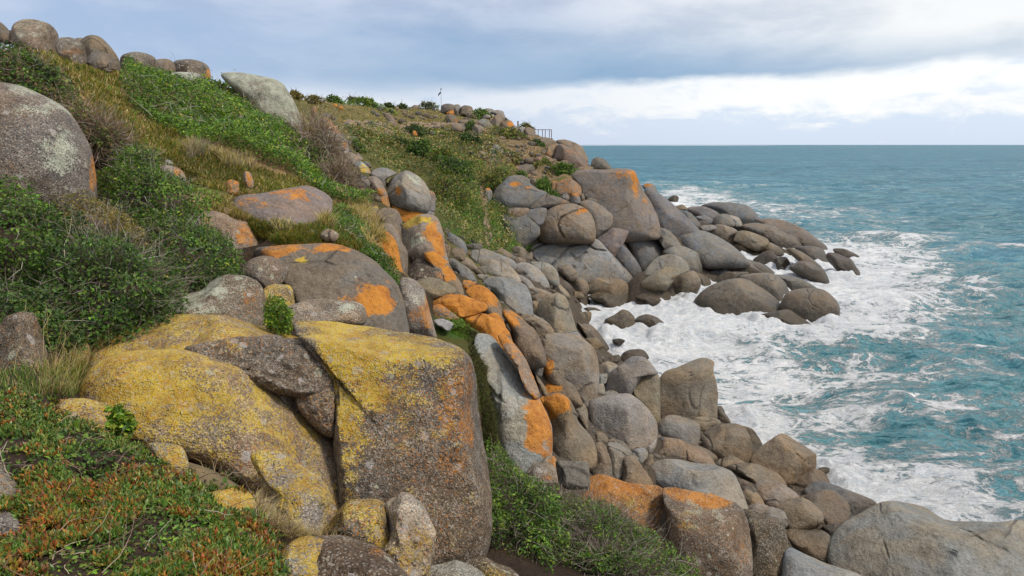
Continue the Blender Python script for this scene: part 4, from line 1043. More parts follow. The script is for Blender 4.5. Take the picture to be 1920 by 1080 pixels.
ROCKS_SLOPE = """
O|298,255 350,228 422,245 430,300 415,365 345,355 315,305|small dark squared rock under the long smooth brown boulder|tint='l',fac=4
O|398,112 450,118 522,200 564,300 570,420 480,405 436,345 426,240|narrow brown boulder with an orange smear left of the great blocky one|tint='b',spots=[(465,310,40,80,'o',.6)]
O|422,112 480,88 560,78 662,100 764,180 805,262 806,410 775,510 740,535 645,480 572,405 558,300 495,190|great blocky grey-brown boulder with a flat shaded front above the bulbous one|tint=(.24,.21,.18),box=.55,fac=1,flat=[((.15,-.1,1),.72),((.9,.1,.5),.80),((0,1,.5),.8)],lean=.3
O|345,355 365,350 420,420 470,500 440,510 400,450|thin brown rock strip behind the crown of the bulbous boulder|tint='b'
O|368,362 420,348 520,378 622,430 674,500 680,555 600,522 490,500 425,530|long low brown boulder above the bulbous orange-crowned one|tint='b',fac=2,ob=.2,spots=[(480,450,70,40,'o',.4)]
O|596,540 640,543 702,560 728,620 724,715 675,670|squared brown rock behind the right shoulder of the bulbous boulder|tint='b',fac=4
O|666,505 732,528 728,578 685,565|small brown block wedged under the great blocky boulder|tint='l',fac=4
O|715,570 738,528 860,503 1000,498 1062,530 1134,600 1194,680 1208,745 1186,830 1100,880 1010,885 925,828 855,760 755,728 725,660|large smooth pale boulder shaped like a loaf at the middle of the shore|tint=(.33,.30,.265),box=.66,fac=1,flat=[((-.2,-.3,1),.76)],spots=[(790,620,80,60,'d',.12)]
O|1098,862 1150,830 1190,800 1180,850 1150,890 1110,885|small pale chip at the lower right corner of the loaf-shaped boulder|tint='p'
O|832,435 858,370 950,298 1030,243 1112,250 1164,300 1206,370 1120,355 1050,405 1000,500 900,490 836,488|rounded grey boulder leaning against a taller stone at the water's edge|tint=(.245,.23,.215),fac=2
O|995,505 1058,390 1120,348 1192,360 1217,400 1218,600 1206,700 1130,612 1055,530|upright tan stone slab pressed against the rounded grey boulder|tint=(.27,.23,.175),fac=3,box=.6
O|936,275 968,220 1040,193 1112,203 1144,260 1060,262 985,295|rounded boulder showing behind the leaning pair near the surf|tint='b',fac=2
O|836,495 880,473 934,490 925,510 850,515|small pale stone on top of the loaf-shaped boulder|tint='p',name='stone',cat='stone'
O|796,320 858,278 934,308 925,370 845,380|squared pinkish-tan stone beside the surf, left of the leaning pair|tint=(.29,.25,.20),fac=4
O|790,375 858,362 852,418 795,438|pale flat stone below the squared pinkish-tan one|tint='p',fac=3
O|776,450 832,428 842,495 778,490|pale stone below two others left of the leaning pair|tint='p',fac=3
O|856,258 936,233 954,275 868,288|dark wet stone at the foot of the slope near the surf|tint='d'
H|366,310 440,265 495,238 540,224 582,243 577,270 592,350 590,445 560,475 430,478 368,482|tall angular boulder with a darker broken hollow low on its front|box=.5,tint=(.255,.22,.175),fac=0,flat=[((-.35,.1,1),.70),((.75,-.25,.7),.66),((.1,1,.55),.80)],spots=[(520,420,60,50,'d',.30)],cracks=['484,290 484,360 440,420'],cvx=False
H|360,485 400,453 450,453 522,490 522,545 490,570 400,548 362,525|rounded grey stone below the tall angular boulder|tint='g',fac=3
H|486,475 530,458 602,470 612,492 560,505 518,515|low tan stone at the foot of the tall angular boulder|tint=(.29,.245,.19)
H|512,535 560,498 660,476 702,500 728,570 722,610 680,632 598,618 545,585|blocky brown boulder split by a vertical crack|tint=(.255,.20,.145),fac=4,fh=.7,box=.6,cracks=['620,540 620,600'],cw=2.2,spots=[(590,560,60,30,'o',.15)]
H|683,495 730,508 767,560 762,585 728,588 706,535|narrow tan stone beside the surf behind the cracked block|tint='t'
H|578,430 610,418 644,478 598,475|small rounded stone right of the tall angular boulder's foot|tint='t'
H|336,578 360,533 430,543 500,568 562,610 598,660 540,655 430,620 345,605|long brown wedge-shaped rock with a pale upper edge|tint=(.24,.19,.14),fac=3,spots=[(470,570,110,14,'p',.25)]
H|496,565 560,590 594,617 560,637 516,607|small brown stone tucked between wedge and cracked block|tint='b'
H|296,660 330,608 344,640 312,672|small grey stone at the left tip of the wedge-shaped rock|tint='b'
H|258,592 300,580 322,600 300,640 270,640|grey stone under the loaf-shaped boulder|tint='g'
H|716,618 760,578 840,525 902,545 972,600 978,622 968,660 850,712 800,690 726,648|angular brown block with a squared top slab beside the surf|tint=(.255,.205,.15),box=.52,fac=0,flat=[((-.3,.1,1),.68),((.5,1,.45),.72),((.8,-.1,.6),.74)],cracks=['842,530 870,560 900,605 950,645'],cw=2.2
H|846,708 900,668 960,658 1012,680 1034,725 980,742 895,735|low wet brown rock below the squared-top block in the wash|tint='b',fac=2
H|970,668 1000,655 1030,660 1020,675 985,678|tiny rock lapped by foam right of the squared-top block|tint='t',sea=True,name='stone',cat='stone'
H|305,675 350,630 430,620 520,633 622,658 668,700 694,790 710,840 500,790 400,755 312,705|broad pale grey dome-topped boulder behind the orange-rimmed outcrop|tint=(.30,.29,.285),box=.66,fac=1,flat=[((0,1,.35),.72)],lean=.6
H|578,625 640,608 702,640 692,662 600,655|tan slab with a crease above the ribbed pair|tint=(.28,.23,.17)
H|596,655 720,638 812,668 864,722 830,748 735,718 675,700|long tan rock shelf stepping down to the wash|tint=(.27,.22,.165),fac=3,cracks=['655,665 690,650 715,640']
H|738,728 770,703 840,718 914,770 885,798 820,820 772,800|smooth ridged brown boulder below the tan shelf|tint=(.265,.22,.175),fac=2
H|667,715 690,703 742,740 780,795 760,808 695,775|thin dark brown stone wedged left of the ridged boulder|tint='l'
H|672,778 700,743 752,758 774,800 700,822|rounded tan stone behind the right end of the orange-rimmed outcrop|tint='t'
H|696,822 740,796 794,810 762,850|flat pinkish stone behind the orange-rimmed outcrop|tint='k'
H|752,850 790,808 852,828 869,875 830,892 775,885|rounded grey stone above the tide-washed slab|tint='g'
H|816,825 900,773 962,783 1008,832 994,872 900,900 855,898|pale brown rounded boulder with a shaded underside near the bottom right|tint=(.26,.22,.18),fac=2
H|926,780 1000,743 1062,753 1108,800 1100,858 1020,890 995,855 1002,822|brown egg-shaped boulder leaning on its pale neighbour near the bottom right|tint='b',fac=2
H|926,750 958,718 1010,712 1080,737 1214,795 1155,838 1100,868 1095,805 1045,753 975,760|long dark grey ridge of rock running to the foam|tint='s',fac=2
H|908,775 950,758 942,784|tiny brown stone against the dark grey ridge|tint='b',name='stone',cat='stone'
H|857,912 900,883 980,888 1044,940 1036,1010 980,1015 895,970|rounded brown boulder beside the tide channel|tint='b',fac=2
H|996,890 1060,873 1074,912 1038,935|small brown stone filling the gap beside the huge flat boulder|tint='l'
H|1033,1005 1038,940 1080,878 1200,798 1270,783 1390,798 1500,850 1700,868 1850,858 2000,1000 1960,1160 1500,1200 1200,1120 1055,1050|huge flat-topped grey-brown boulder filling the bottom right corner|tint=(.285,.275,.26),box=.6,fac=1,flat=[((-.1,1,.45),.70),((-.5,.1,.9),.78)],lean=.7,cracks=['1530,890 1580,910 1640,950 1720,980'],cw=3
H|856,965 930,990 1050,1040 1160,1085 1160,1170 850,1170 845,1050|blue-grey wave-washed slab at the bottom edge beside the tide channel|tint=(.24,.25,.26),lean=1.0,fac=1
H|12,775 30,728 130,683 250,718 370,733 388,780 388,855 340,900 260,878 150,830 55,810|orange-crusted brown boulder above the leafy bush|tint=(.19,.14,.10),crust=True,y=13.4,th=.7,fac=2,ob=.30,o=.26,yl=.08,spots=[(150,730,120,50,'o',.3),(260,800,100,60,'y',.35),(330,830,60,40,'p',.2)]
H|378,735 480,738 560,748 620,770 690,808 724,900 730,1020 700,1110 450,1110 415,990 398,860|brown outcrop with an orange rim and grey-green lichen spots at the bottom|tint=(.17,.135,.105),crust=True,y=12.3,th=.8,box=.55,fac=2,yl=.12,spots=[(440,755,120,36,'o',.6),(590,780,90,40,'o',.6),(500,830,40,90,'p',.45),(590,850,40,70,'p',.4),(600,1000,60,40,'p',.3),(450,870,60,60,'y',.25),(680,1000,40,60,'o',.35)]
H|688,818 800,848 854,880 864,1000 876,1110 700,1110 716,950|dark olive-brown right flank of the orange-rimmed outcrop|tint=(.115,.10,.075),crust=True,y=12.8,th=.6,box=.55,fac=2,p=.05
H|265,895 340,888 392,858 432,960 455,1050 340,1020|yellow-spotted olive rock face between bush and orange-rimmed outcrop|tint=(.16,.13,.07),crust=True,y=12.7,th=.5,yl=.22,spots=[(400,920,40,50,'p',.4)]
O|776,840 830,818 872,900 894,1000 888,1090 780,1090 735,1010 765,930|upright brown boulder below the loaf-shaped one, left of a trio|tint='b',fac=3
O|866,825 940,828 1012,880 1025,915 960,938 935,1060 885,1040 862,905|grey boulder below the loaf-shaped one, middle of a trio|tint='g',fac=3
O|946,940 990,903 1042,918 1104,1000 1170,1100 1000,1135 935,1090|smooth brown boulder with a rounded back, right of a trio|tint='b',fac=2
O|826,838 890,803 962,818 1024,882 960,888 895,842|flat grey-brown rock behind the upright trio|tint='b',fac=3
O|506,960 600,948 722,958 740,1045 728,1110 545,1105|dark block under the bulbous orange-crowned boulder|tint='l',fac=4,fh=.7
O|756,755 830,758 868,800 850,825 786,825|small brown boulder left under the loaf-shaped one|tint='b'
O|1026,900 1090,868 1134,900 1104,968 1046,948|small grey stone between the loaf-shaped boulder and the pale dome|tint='g'
O|1086,980 1140,918 1174,962 1112,1010|small tan stone between the loaf-shaped boulder and the pale dome|tint='t'
N|41,95 80,63 150,93 242,160 269,212 262,246 180,218 88,168 47,138|dark grey boulder at the foot of the grassy gully beside the tall streaked rock|tint='s',fac=2
N|76,335 130,308 222,360 302,420 354,490 330,518 250,490 148,440 86,390|smooth dark grey boulder behind the spine of rock|tint='s',fac=2
N|106,268 150,213 210,208 258,240 254,305 200,318 125,308|small brown boulder between two dark grey ones|tint='b',fac=3
N|40,170 90,180 120,210 100,290 60,280 50,220|brown rubble rock beside the tall streaked boulder|tint='b',fac=4
N|196,335 250,293 322,338 364,390 300,408 236,378|brown rock behind the smooth dark grey boulder|tint='b',fac=3
N|260,280 330,223 430,223 562,270 684,328 720,375 660,402 560,380 450,352 375,388 305,340|longest grey boulder of the cove, lying flat like a whale back|tint=(.29,.265,.24),fac=1
N|396,410 470,328 562,333 654,380 724,450 745,508 640,492 520,482 436,460|pale elongated boulder with a notched left shoulder in the cove|tint=(.315,.285,.25),fac=2,spots=[(520,370,60,40,'o',.1)]
N|696,450 770,468 844,520 895,588 800,572 726,510|tail-end pale stone right of the notched boulder|tint=(.31,.28,.25)
N|306,395 360,383 430,378 444,455 355,450|brown block left of the notched boulder|tint='l',fac=4
N|350,462 400,448 474,470 432,496 366,490|small pale stone resting on the large grey faceted boulder|tint='p',name='stone',cat='stone'
N|676,385 740,348 830,353 924,410 995,500 1006,550 930,545 850,520 752,448|smooth grey-green boulder sloping right in the cove|tint=(.275,.265,.245),fac=2
N|826,355 900,338 1002,358 1075,420 1100,490 1085,530 1000,520 955,460|rounded grey boulder beside the dark wet cleft of the cove|tint=(.28,.26,.235),fac=2
N|335,515 430,478 560,473 682,500 794,550 844,650 860,780 800,800 695,762 595,730 555,698 475,610|large grey faceted boulder with a lit right face in the cove|tint=(.245,.24,.225),box=.6,fac=0,flat=[((.5,.35,.8),.66),((-.5,.1,.9),.66)],spots=[(600,500,40,30,'d',.2)]
N|786,560 870,568 982,600 1046,635 960,650 860,662 826,605|flat tan rock right of the faceted boulder|tint=(.29,.25,.20),fac=2
N|846,655 920,623 1002,628 962,685 930,728 865,710|brown rock shadowed behind the pointed boulder|tint='b',fac=3
N|850,695 920,708 905,768 855,788|small tan rock between faceted and pointed boulders|tint='t',fac=3
N|800,740 850,770 870,810 830,830 790,800|brown stone at the lower right of the faceted boulder|tint='b'
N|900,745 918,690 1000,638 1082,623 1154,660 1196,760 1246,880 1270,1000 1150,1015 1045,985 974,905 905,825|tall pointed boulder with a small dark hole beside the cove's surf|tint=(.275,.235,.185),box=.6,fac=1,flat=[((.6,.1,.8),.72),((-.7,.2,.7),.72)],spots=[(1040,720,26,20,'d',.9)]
N|676,775 740,758 832,790 902,830 974,870 1026,912 1050,965 950,895 846,862 752,840|grey rock rim above the creased brown boulder|tint='g',fac=2
N|716,838 800,803 902,850 1004,900 1056,968 980,1012 895,1010 832,970 774,908|creased brown boulder left of the pointed one|tint='b',fac=2,spots=[(790,870,60,50,'o',.25)],cracks=['860,880 900,870 960,890 1010,930']
N|1236,855 1290,888 1402,920 1454,980 1550,1090 1400,1112 1292,1010 1244,935|low tan rock shelf sloping into the cove's surf|tint=(.27,.225,.17),fac=3
N|1335,1025 1430,1028 1505,1095 1400,1130 1332,1085|tan rock at the end of the shelf in the cove's surf|tint='t'
N|1150,985 1240,960 1310,1020 1380,1100 1330,1150 1230,1080|pale narrow rock between the pointed boulder and the shelf|tint='p'
N|995,555 1030,523 1102,538 1186,620 1188,658 1100,640 1034,608|creased tan rock beside the cove's surf|tint=(.28,.235,.175),fac=2
N|1186,535 1220,493 1290,486 1354,520 1365,585 1330,628 1256,608 1205,575|round brown ball-like boulder at the head of the cove|tint=(.22,.18,.145),fac=1
N|1066,385 1100,360 1180,368 1254,420 1266,475 1200,498 1124,455|oval brown boulder lying against the cracked grey slab|tint=(.22,.18,.15),fac=1
N|1186,645 1240,603 1302,618 1326,660 1208,668|small tan boulder awash at the head of the cove|tint='t'
N|1354,610 1378,518 1440,483 1560,478 1664,500 1716,550 1720,650 1690,700 1596,690 1474,630|blocky tan boulder with wet stains at the head of the cove|tint=(.275,.225,.155),box=.55,fac=0,flat=[((-.4,0,1),.72),((.6,0,.8),.76),((0,1,.5),.78)],spots=[(1540,560,20,50,'d',.3)]
N|1354,648 1430,613 1520,618 1624,660 1706,742 1620,750 1496,715 1394,675|low tan rock awash in front of the blocky one|tint=(.26,.215,.155),sea=True
N|1281,795 1330,753 1420,753 1492,790 1455,818 1385,825|flat round rock awash in the middle of the cove|tint='t',sea=True
N|1215,805 1300,793 1380,788 1394,850 1350,870 1265,845|low grey-tan rock awash beside the pointed boulder|tint='t',sea=True
N|1502,868 1590,818 1660,768 1722,778 1774,840 1820,932 1700,950 1550,915|peaked brown rock standing in the cove's surf|tint=(.25,.205,.14),fac=3,sea=True,box=.6
N|1770,665 1850,628 1920,638 2014,680 1950,715 1826,685|flat rock streaming with foam in the cove's surf|tint='b',sea=True
C|746,1005 790,980 850,998 902,1040 892,1062 800,1045|smooth oval rock at the right of the peaked one in the surf|tint=(.24,.20,.16),sea=True
N|1575,1040 1640,1030 1690,1050 1650,1075 1590,1070|tiny dark rock nearly drowned in the cove's foam|tint='d',sea=True,name='stone',cat='stone'
N|466,235 530,208 612,230 696,290 650,315 566,275|brown boulder at the foot of the grassy gully, left of the flat-sided one|tint='b',fac=2
N|646,235 700,198 770,208 804,260 794,318 716,298|flat-sided brown boulder at the foot of the cracked grey slab|tint='b',fac=4
N|676,320 730,295 794,325 784,355 695,355|small rounded brown boulder between the whale-backed one and the cracked slab|tint='b'
N|791,290 850,248 856,315 806,328|small brown rubble rock at the left tip of the cracked slab|tint='b'
N|256,190 340,173 404,190 384,222 276,218|low mossy brown rock at the foot of the grassy gully|tint='l',fac=3,yl=.15
N|326,160 400,146 414,180 338,188|grey rubble stone at the edge of the gully grass|tint='g',name='stone',cat='stone'
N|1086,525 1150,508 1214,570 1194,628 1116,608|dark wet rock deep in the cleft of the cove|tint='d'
N|1000,610 1060,605 1130,640 1160,665 1080,640|tan stone above the pointed boulder at the surf's edge|tint='t'
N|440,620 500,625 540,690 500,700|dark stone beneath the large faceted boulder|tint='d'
"""
ROCKS_POINT = """
L|816,140 870,93 970,80 1120,83 1230,73 1342,78 1394,100 1424,170 1474,270 1544,390 1594,490 1612,610 1500,625 1400,632 1295,645 1190,610 1172,485 1092,405 990,365 918,330 885,230|giant sloping boulder with an orange splash on its crown, highest on the rocky point|y=77,th=3.6,lean=.6,box=.6,tint=(.215,.185,.165),fac=0,flat=[((-.15,.1,1),.74),((.75,.1,.6),.76)],spots=[(1310,130,130,80,'o',.72),(1400,250,90,120,'o',.66),(1490,360,50,80,'o',.55),(1120,90,250,20,'o',.1)],rough=.03
C|785,415 850,435 930,498 1002,560 1044,600 1012,630 850,628 835,545|dark grey flank of rock sliding from the giant boulder to the right|tint='s',y=79,th=2.6,lean=.6,fac=2
L|100,345 128,280 168,220 260,148 370,138 444,170 456,210 524,260 610,305 480,410 400,432 215,445 145,420|humped grey boulder with an orange band below its crest, beside the dirt track|tint='s',fac=1,spots=[(330,215,90,24,'o',.65),(440,245,60,20,'o',.55),(390,170,50,25,'o',.3)],cracks=['140,300 190,240 260,200','225,258 330,265 440,268 500,280'],cw=1.2
L|374,400 398,330 480,303 600,308 724,340 808,385 760,402 600,420 425,432|lens-shaped grey boulder with an orange right tip below the humped one|tint=(.20,.175,.16),fac=1,spots=[(760,375,60,26,'o',.4),(640,390,40,16,'o',.2)]
L|225,440 280,410 370,395 390,415 290,440|thin brown rock sheet squeezed under the humped boulder|tint='b'
L|234,468 268,433 380,428 446,440 426,508 370,530 284,508|flat-lying brown-grey stone, upper left of the jumble under the humped boulder|tint='b',fac=3,dd=-2.2
L|411,488 438,438 560,428 606,450 566,560 500,575 434,540|squared grey stone in the jumble under the humped boulder|tint='s',fac=4,dd=-2.2
L|292,565 378,533 430,520 480,580 434,625 376,608|small pointed grey stone in the jumble beside the gully|tint='g',fac=3,dd=-2.2
L|184,495 250,462 400,470 520,540 540,655 460,712 358,760 262,705 212,580|dark grey base slab under the jumble at the edge of the gully|tint='s',fac=1,lean=.7,tk=.35
L|515,640 546,530 618,440 700,398 830,388 946,430 1004,490 1034,570 1040,650 992,702 860,700 745,697 620,700 536,675|great rounded boulder split by a curved crack, with an orange cap|tint=(.235,.195,.16),fac=1,lev=7,cw=3.0,rough=.04,cracks=['750,700 716,640 702,590 715,550 740,518 830,470 900,450 970,436'],spots=[(930,455,70,30,'o',.6),(840,475,60,20,'o',.3),(800,420,60,20,'o',.15)]
L|886,395 940,363 1020,368 1124,430 1196,500 1186,580 1100,635 1030,665 1005,545 955,445|smooth grey-brown boulder wedged between the split one and the giant|tint=(.22,.19,.17),fac=2
L|736,335 770,283 802,300 814,345 770,358|small grey upright stone among the orange ones on the point|tint='g',name='stone',cat='stone'
L|796,350 830,298 880,298 914,340 895,395 825,390|rounded stone with an orange crown before the giant boulder|tint='s',spots=[(850,310,50,30,'o',.6)]
L|606,255 640,198 692,188 704,240 684,298 636,298|small orange boulder at the left of the orange pair on the point|tint='b',o=.42
L|684,280 698,200 780,163 862,188 914,240 906,315 820,318 735,320|folded orange boulder left of the giant on the point|tint='b',o=.36,cracks=['720,240 760,225 800,220','750,200 755,260'],cw=1.0
L|946,365 990,343 1054,360 1044,392 968,388|flat small stone on the shoulder of the giant boulder|tint='b',name='stone',cat='stone'
L|902,315 930,298 944,350 910,368|thin brown stone standing by the giant boulder|tint='b',name='stone',cat='stone'
L|446,198 480,163 522,200 514,240 456,240|small brown stone above the humped boulder in the grass|tint='b',name='stone',cat='stone'
L|386,760 440,675 520,655 644,650 850,650 944,670 1040,705 1114,760 1206,885 1310,985 1400,1055 1300,1110 1100,1120 890,1100 700,1005 558,950 478,905 430,845|broad pale-grey slab broken by a net of dark cracks, below the split boulder|tint=(.285,.285,.29),lean=.6,fac=0,tk=.40,box=.5,flat=[((0,.4,1),.66)],rough=.025,lev=7,cw=3.0,cracks=['480,712 540,738 610,742 640,748 700,733 830,748 860,735 930,708','440,835 500,795 560,765 620,745','680,757 730,772 800,775 850,762 930,752 945,740','650,945 720,870 790,790 820,770','820,840 865,893 935,845 960,830','840,985 848,950 870,905 900,885','930,705 965,745 1000,785 1045,808 1140,820','1200,870 1260,935 1290,960']
L|1004,700 1058,638 1180,608 1304,630 1334,665 1250,750 1214,845 1150,845 1106,765 1034,720|brown-grey boulder under the giant, left of the leaning one|tint=(.205,.175,.165),fac=2
L|1295,660 1400,618 1545,610 1500,660 1400,662|thin brown strip of rock under the giant boulder|tint='b'
L|1255,725 1278,680 1360,648 1460,646 1584,670 1654,740 1666,840 1600,885 1445,980 1394,910 1366,838 1305,768|large oval grey boulder leaning over a dark cleft on the point|tint='s',box=.66,fac=1,lean=.5
L|1206,840 1228,760 1272,753 1354,830 1405,925 1456,980 1385,1060 1292,990 1215,905|dark wedge of rock on the left of the leaning oval boulder|tint=(.19,.19,.195),fac=2
L|1496,655 1560,608 1652,613 1734,660 1830,785 1700,785 1645,765 1575,675|flat-topped grey boulder behind the leaning oval one|tint=(.225,.205,.195),fac=3
C|916,625 960,603 1050,603 1122,630 1194,680 1262,740 1150,752 1045,748 985,690|big smooth grey whaleback sloping to the surf in the middle of the point|tint=(.235,.23,.225),fac=1,lean=.7
C|866,700 900,673 970,678 1034,710 1054,760 1034,800 960,790 895,728|rounded grey boulder below the leaning oval one, with a bright back|tint=(.255,.25,.24),fac=1
C|776,798 840,728 900,710 962,730 990,780 900,800 825,808|rounded tan-grey boulder right of the dark cleft|tint=(.265,.25,.225),fac=1
C|771,838 830,793 900,768 995,785 940,808 880,862 800,862|tan rock sheet below the rounded tan-grey boulder|tint=(.26,.225,.17),fac=2
C|883,880 898,830 960,793 1012,788 1044,840 1012,885 940,908 888,898|tan egg-shaped boulder standing in the foam at the cove mouth|tint=(.26,.22,.165),fac=1,sea=True
C|1006,795 1070,808 1088,840 1040,860|small dark tan boulder touching the egg-shaped one in the foam|tint='t',sea=True
C|1071,795 1098,738 1160,723 1250,733 1344,780 1388,805 1200,805 1118,808|creased grey-tan boulder at the end of the big whaleback|tint=(.25,.225,.19),fac=2
C|1196,738 1260,733 1334,760 1384,803 1300,805|sloping tan slab right of the creased boulder|tint=(.25,.22,.18),lean=.7
C|1010,920 1080,853 1180,822 1262,823 1334,860 1404,930 1416,970 1300,980 1120,980 1050,955|broad wet boulder with a dark blue-black patch, in the foam before the point|tint=(.215,.19,.16),box=.66,fac=1,sea=True,spots=[(1130,860,50,34,'d',.75),(1270,890,14,12,'d',.7)],lean=.5
C|1214,825 1270,798 1360,798 1424,840 1444,890 1400,925 1335,875|grey-brown boulder behind the broad wet one|tint=(.22,.20,.175),sea=True,fac=1
C|1364,803 1450,808 1534,845 1578,875 1480,878 1425,895 1410,835|low ridged boulder streaked with run-off behind the round wet one|tint=(.225,.205,.185),sea=True,fac=2
C|1396,940 1428,885 1500,866 1592,870 1654,920 1670,962 1645,995 1560,1010 1475,978 1405,965|round wet boulder with a white water trickle, farthest right in the foam|tint=(.20,.175,.14),sea=True,fac=0,box=.66
C|1295,990 1380,968 1450,963 1545,1022 1500,1036 1395,1020|low striped rock awash before the two wet boulders|tint=(.17,.145,.12),sea=True,dk=.1
C|1106,825 1150,793 1262,793 1222,818 1155,842|flat tan rock behind the broad wet boulder, left end|tint=(.25,.215,.165),sea=True
C|1041,495 1100,478 1200,480 1264,500 1306,555 1200,568 1145,535 1075,508|broad dark grey boulder farthest out on the back of the point|tint='s',y=110,th=4,sea=False,fac=1
C|976,505 1050,495 1112,520 1148,550 1080,562 1005,535|long grey boulder left before the farthest-out one|tint='s',fac=1,y=104,th=2.5
C|1096,565 1118,533 1172,533 1196,580 1110,588|squared grey boulder in the middle of the back row|tint=(.22,.20,.18),fac=3,y=97,th=2
C|1016,545 1060,536 1104,560 1094,580 1036,575|dark low boulder under the long grey one|tint='s',fac=2,y=98,th=1.5
C|1020,568 1050,560 1075,575 1050,590|small flat dark rock below the dark low boulder|tint='d',y=95,th=1
C|1168,538 1212,545 1230,580 1190,582|narrow pale rock right of the squared boulder|tint='p',y=98,th=1.5
C|926,498 960,488 984,510 938,516|little brown rock on the far skyline of the point|tint='b',y=100,th=1
C|936,512 1000,528 1044,580 1020,598 956,545|grey sloping rock at the end of the dark flank|tint='s',y=92,th=1.5
C|1274,562 1340,548 1430,563 1524,610 1640,690 1540,692 1466,645 1376,592|long ramp of brown-grey rock running out to sea at the tip|tint=(.20,.175,.155),fac=1,lean=.7
C|1220,585 1290,571 1384,590 1474,640 1506,685 1420,698 1326,645 1285,620|smooth tapering boulder inside the long ramp|tint=(.215,.195,.17),fac=1
C|1106,582 1220,583 1304,600 1295,625 1198,605|flat grey rock tongue behind the split blocks|tint='s',fac=1
C|1076,605 1120,576 1204,598 1214,625 1150,648|split brown block, left of three in a row on the tip|tint=(.22,.195,.165),fac=4
C|1036,588 1090,578 1114,595 1060,610|thin pale slab above the split brown block|tint='g'
C|1186,650 1210,608 1262,610 1346,645 1336,675 1290,688 1206,658|long square-edged block, middle of three in a row on the tip|tint=(.245,.205,.155),fac=4,fh=.7,box=.55
C|1301,680 1340,655 1394,680 1416,710 1340,708|small square-edged block, right of three in a row on the tip|tint=(.255,.21,.155),fac=4,box=.55
C|1184,665 1250,668 1296,692 1220,708|low wet shelf in front of the three blocks|tint='b',sea=True
C|1274,742 1320,703 1360,698 1406,742 1380,762 1335,752|dark jagged rock between foam channels on the tip|tint='d',fac=3,sea=True
C|1366,735 1420,723 1446,755 1400,778|brown rock with foam running over it on the tip|tint='b',sea=True
C|1395,775 1410,770 1422,785 1405,790|tiny rock in the foam channel on the tip|tint='d',sea=True,name='stone',cat='stone'
C|1426,692 1450,683 1512,710 1584,760 1618,798 1560,785 1474,738|thin brown blade of rock slanting into the foam|tint=(.19,.145,.10),sea=True,fac=2
C|1464,685 1520,674 1594,690 1616,740 1560,752 1492,708|grey wet rock mound laced with water on the tip|tint=(.19,.175,.165),sea=True,fac=2
C|1600,703 1660,703 1724,740 1774,800 1740,808 1675,778 1612,750|black craggy rock at the very tip, breaking the waves|tint='d',fac=3,sea=True,rough=.12
C|1636,688 1690,688 1756,718 1720,730 1655,715|low brown rock just behind the craggy tip|tint=(.19,.16,.135),sea=True
C|1439,780 1480,743 1530,746 1594,780 1622,822 1580,828 1494,795|smooth brown boulder with foam on both sides near the tip|tint=(.215,.185,.15),sea=True,fac=1
C|886,465 920,446 942,455 932,472|distant lone rock in the white surf behind the point|tint='b',sea=True
C|1240,705 1290,700 1300,715 1250,722|low pale rock shelf washed white beside the three blocks|tint='t',sea=True
"""
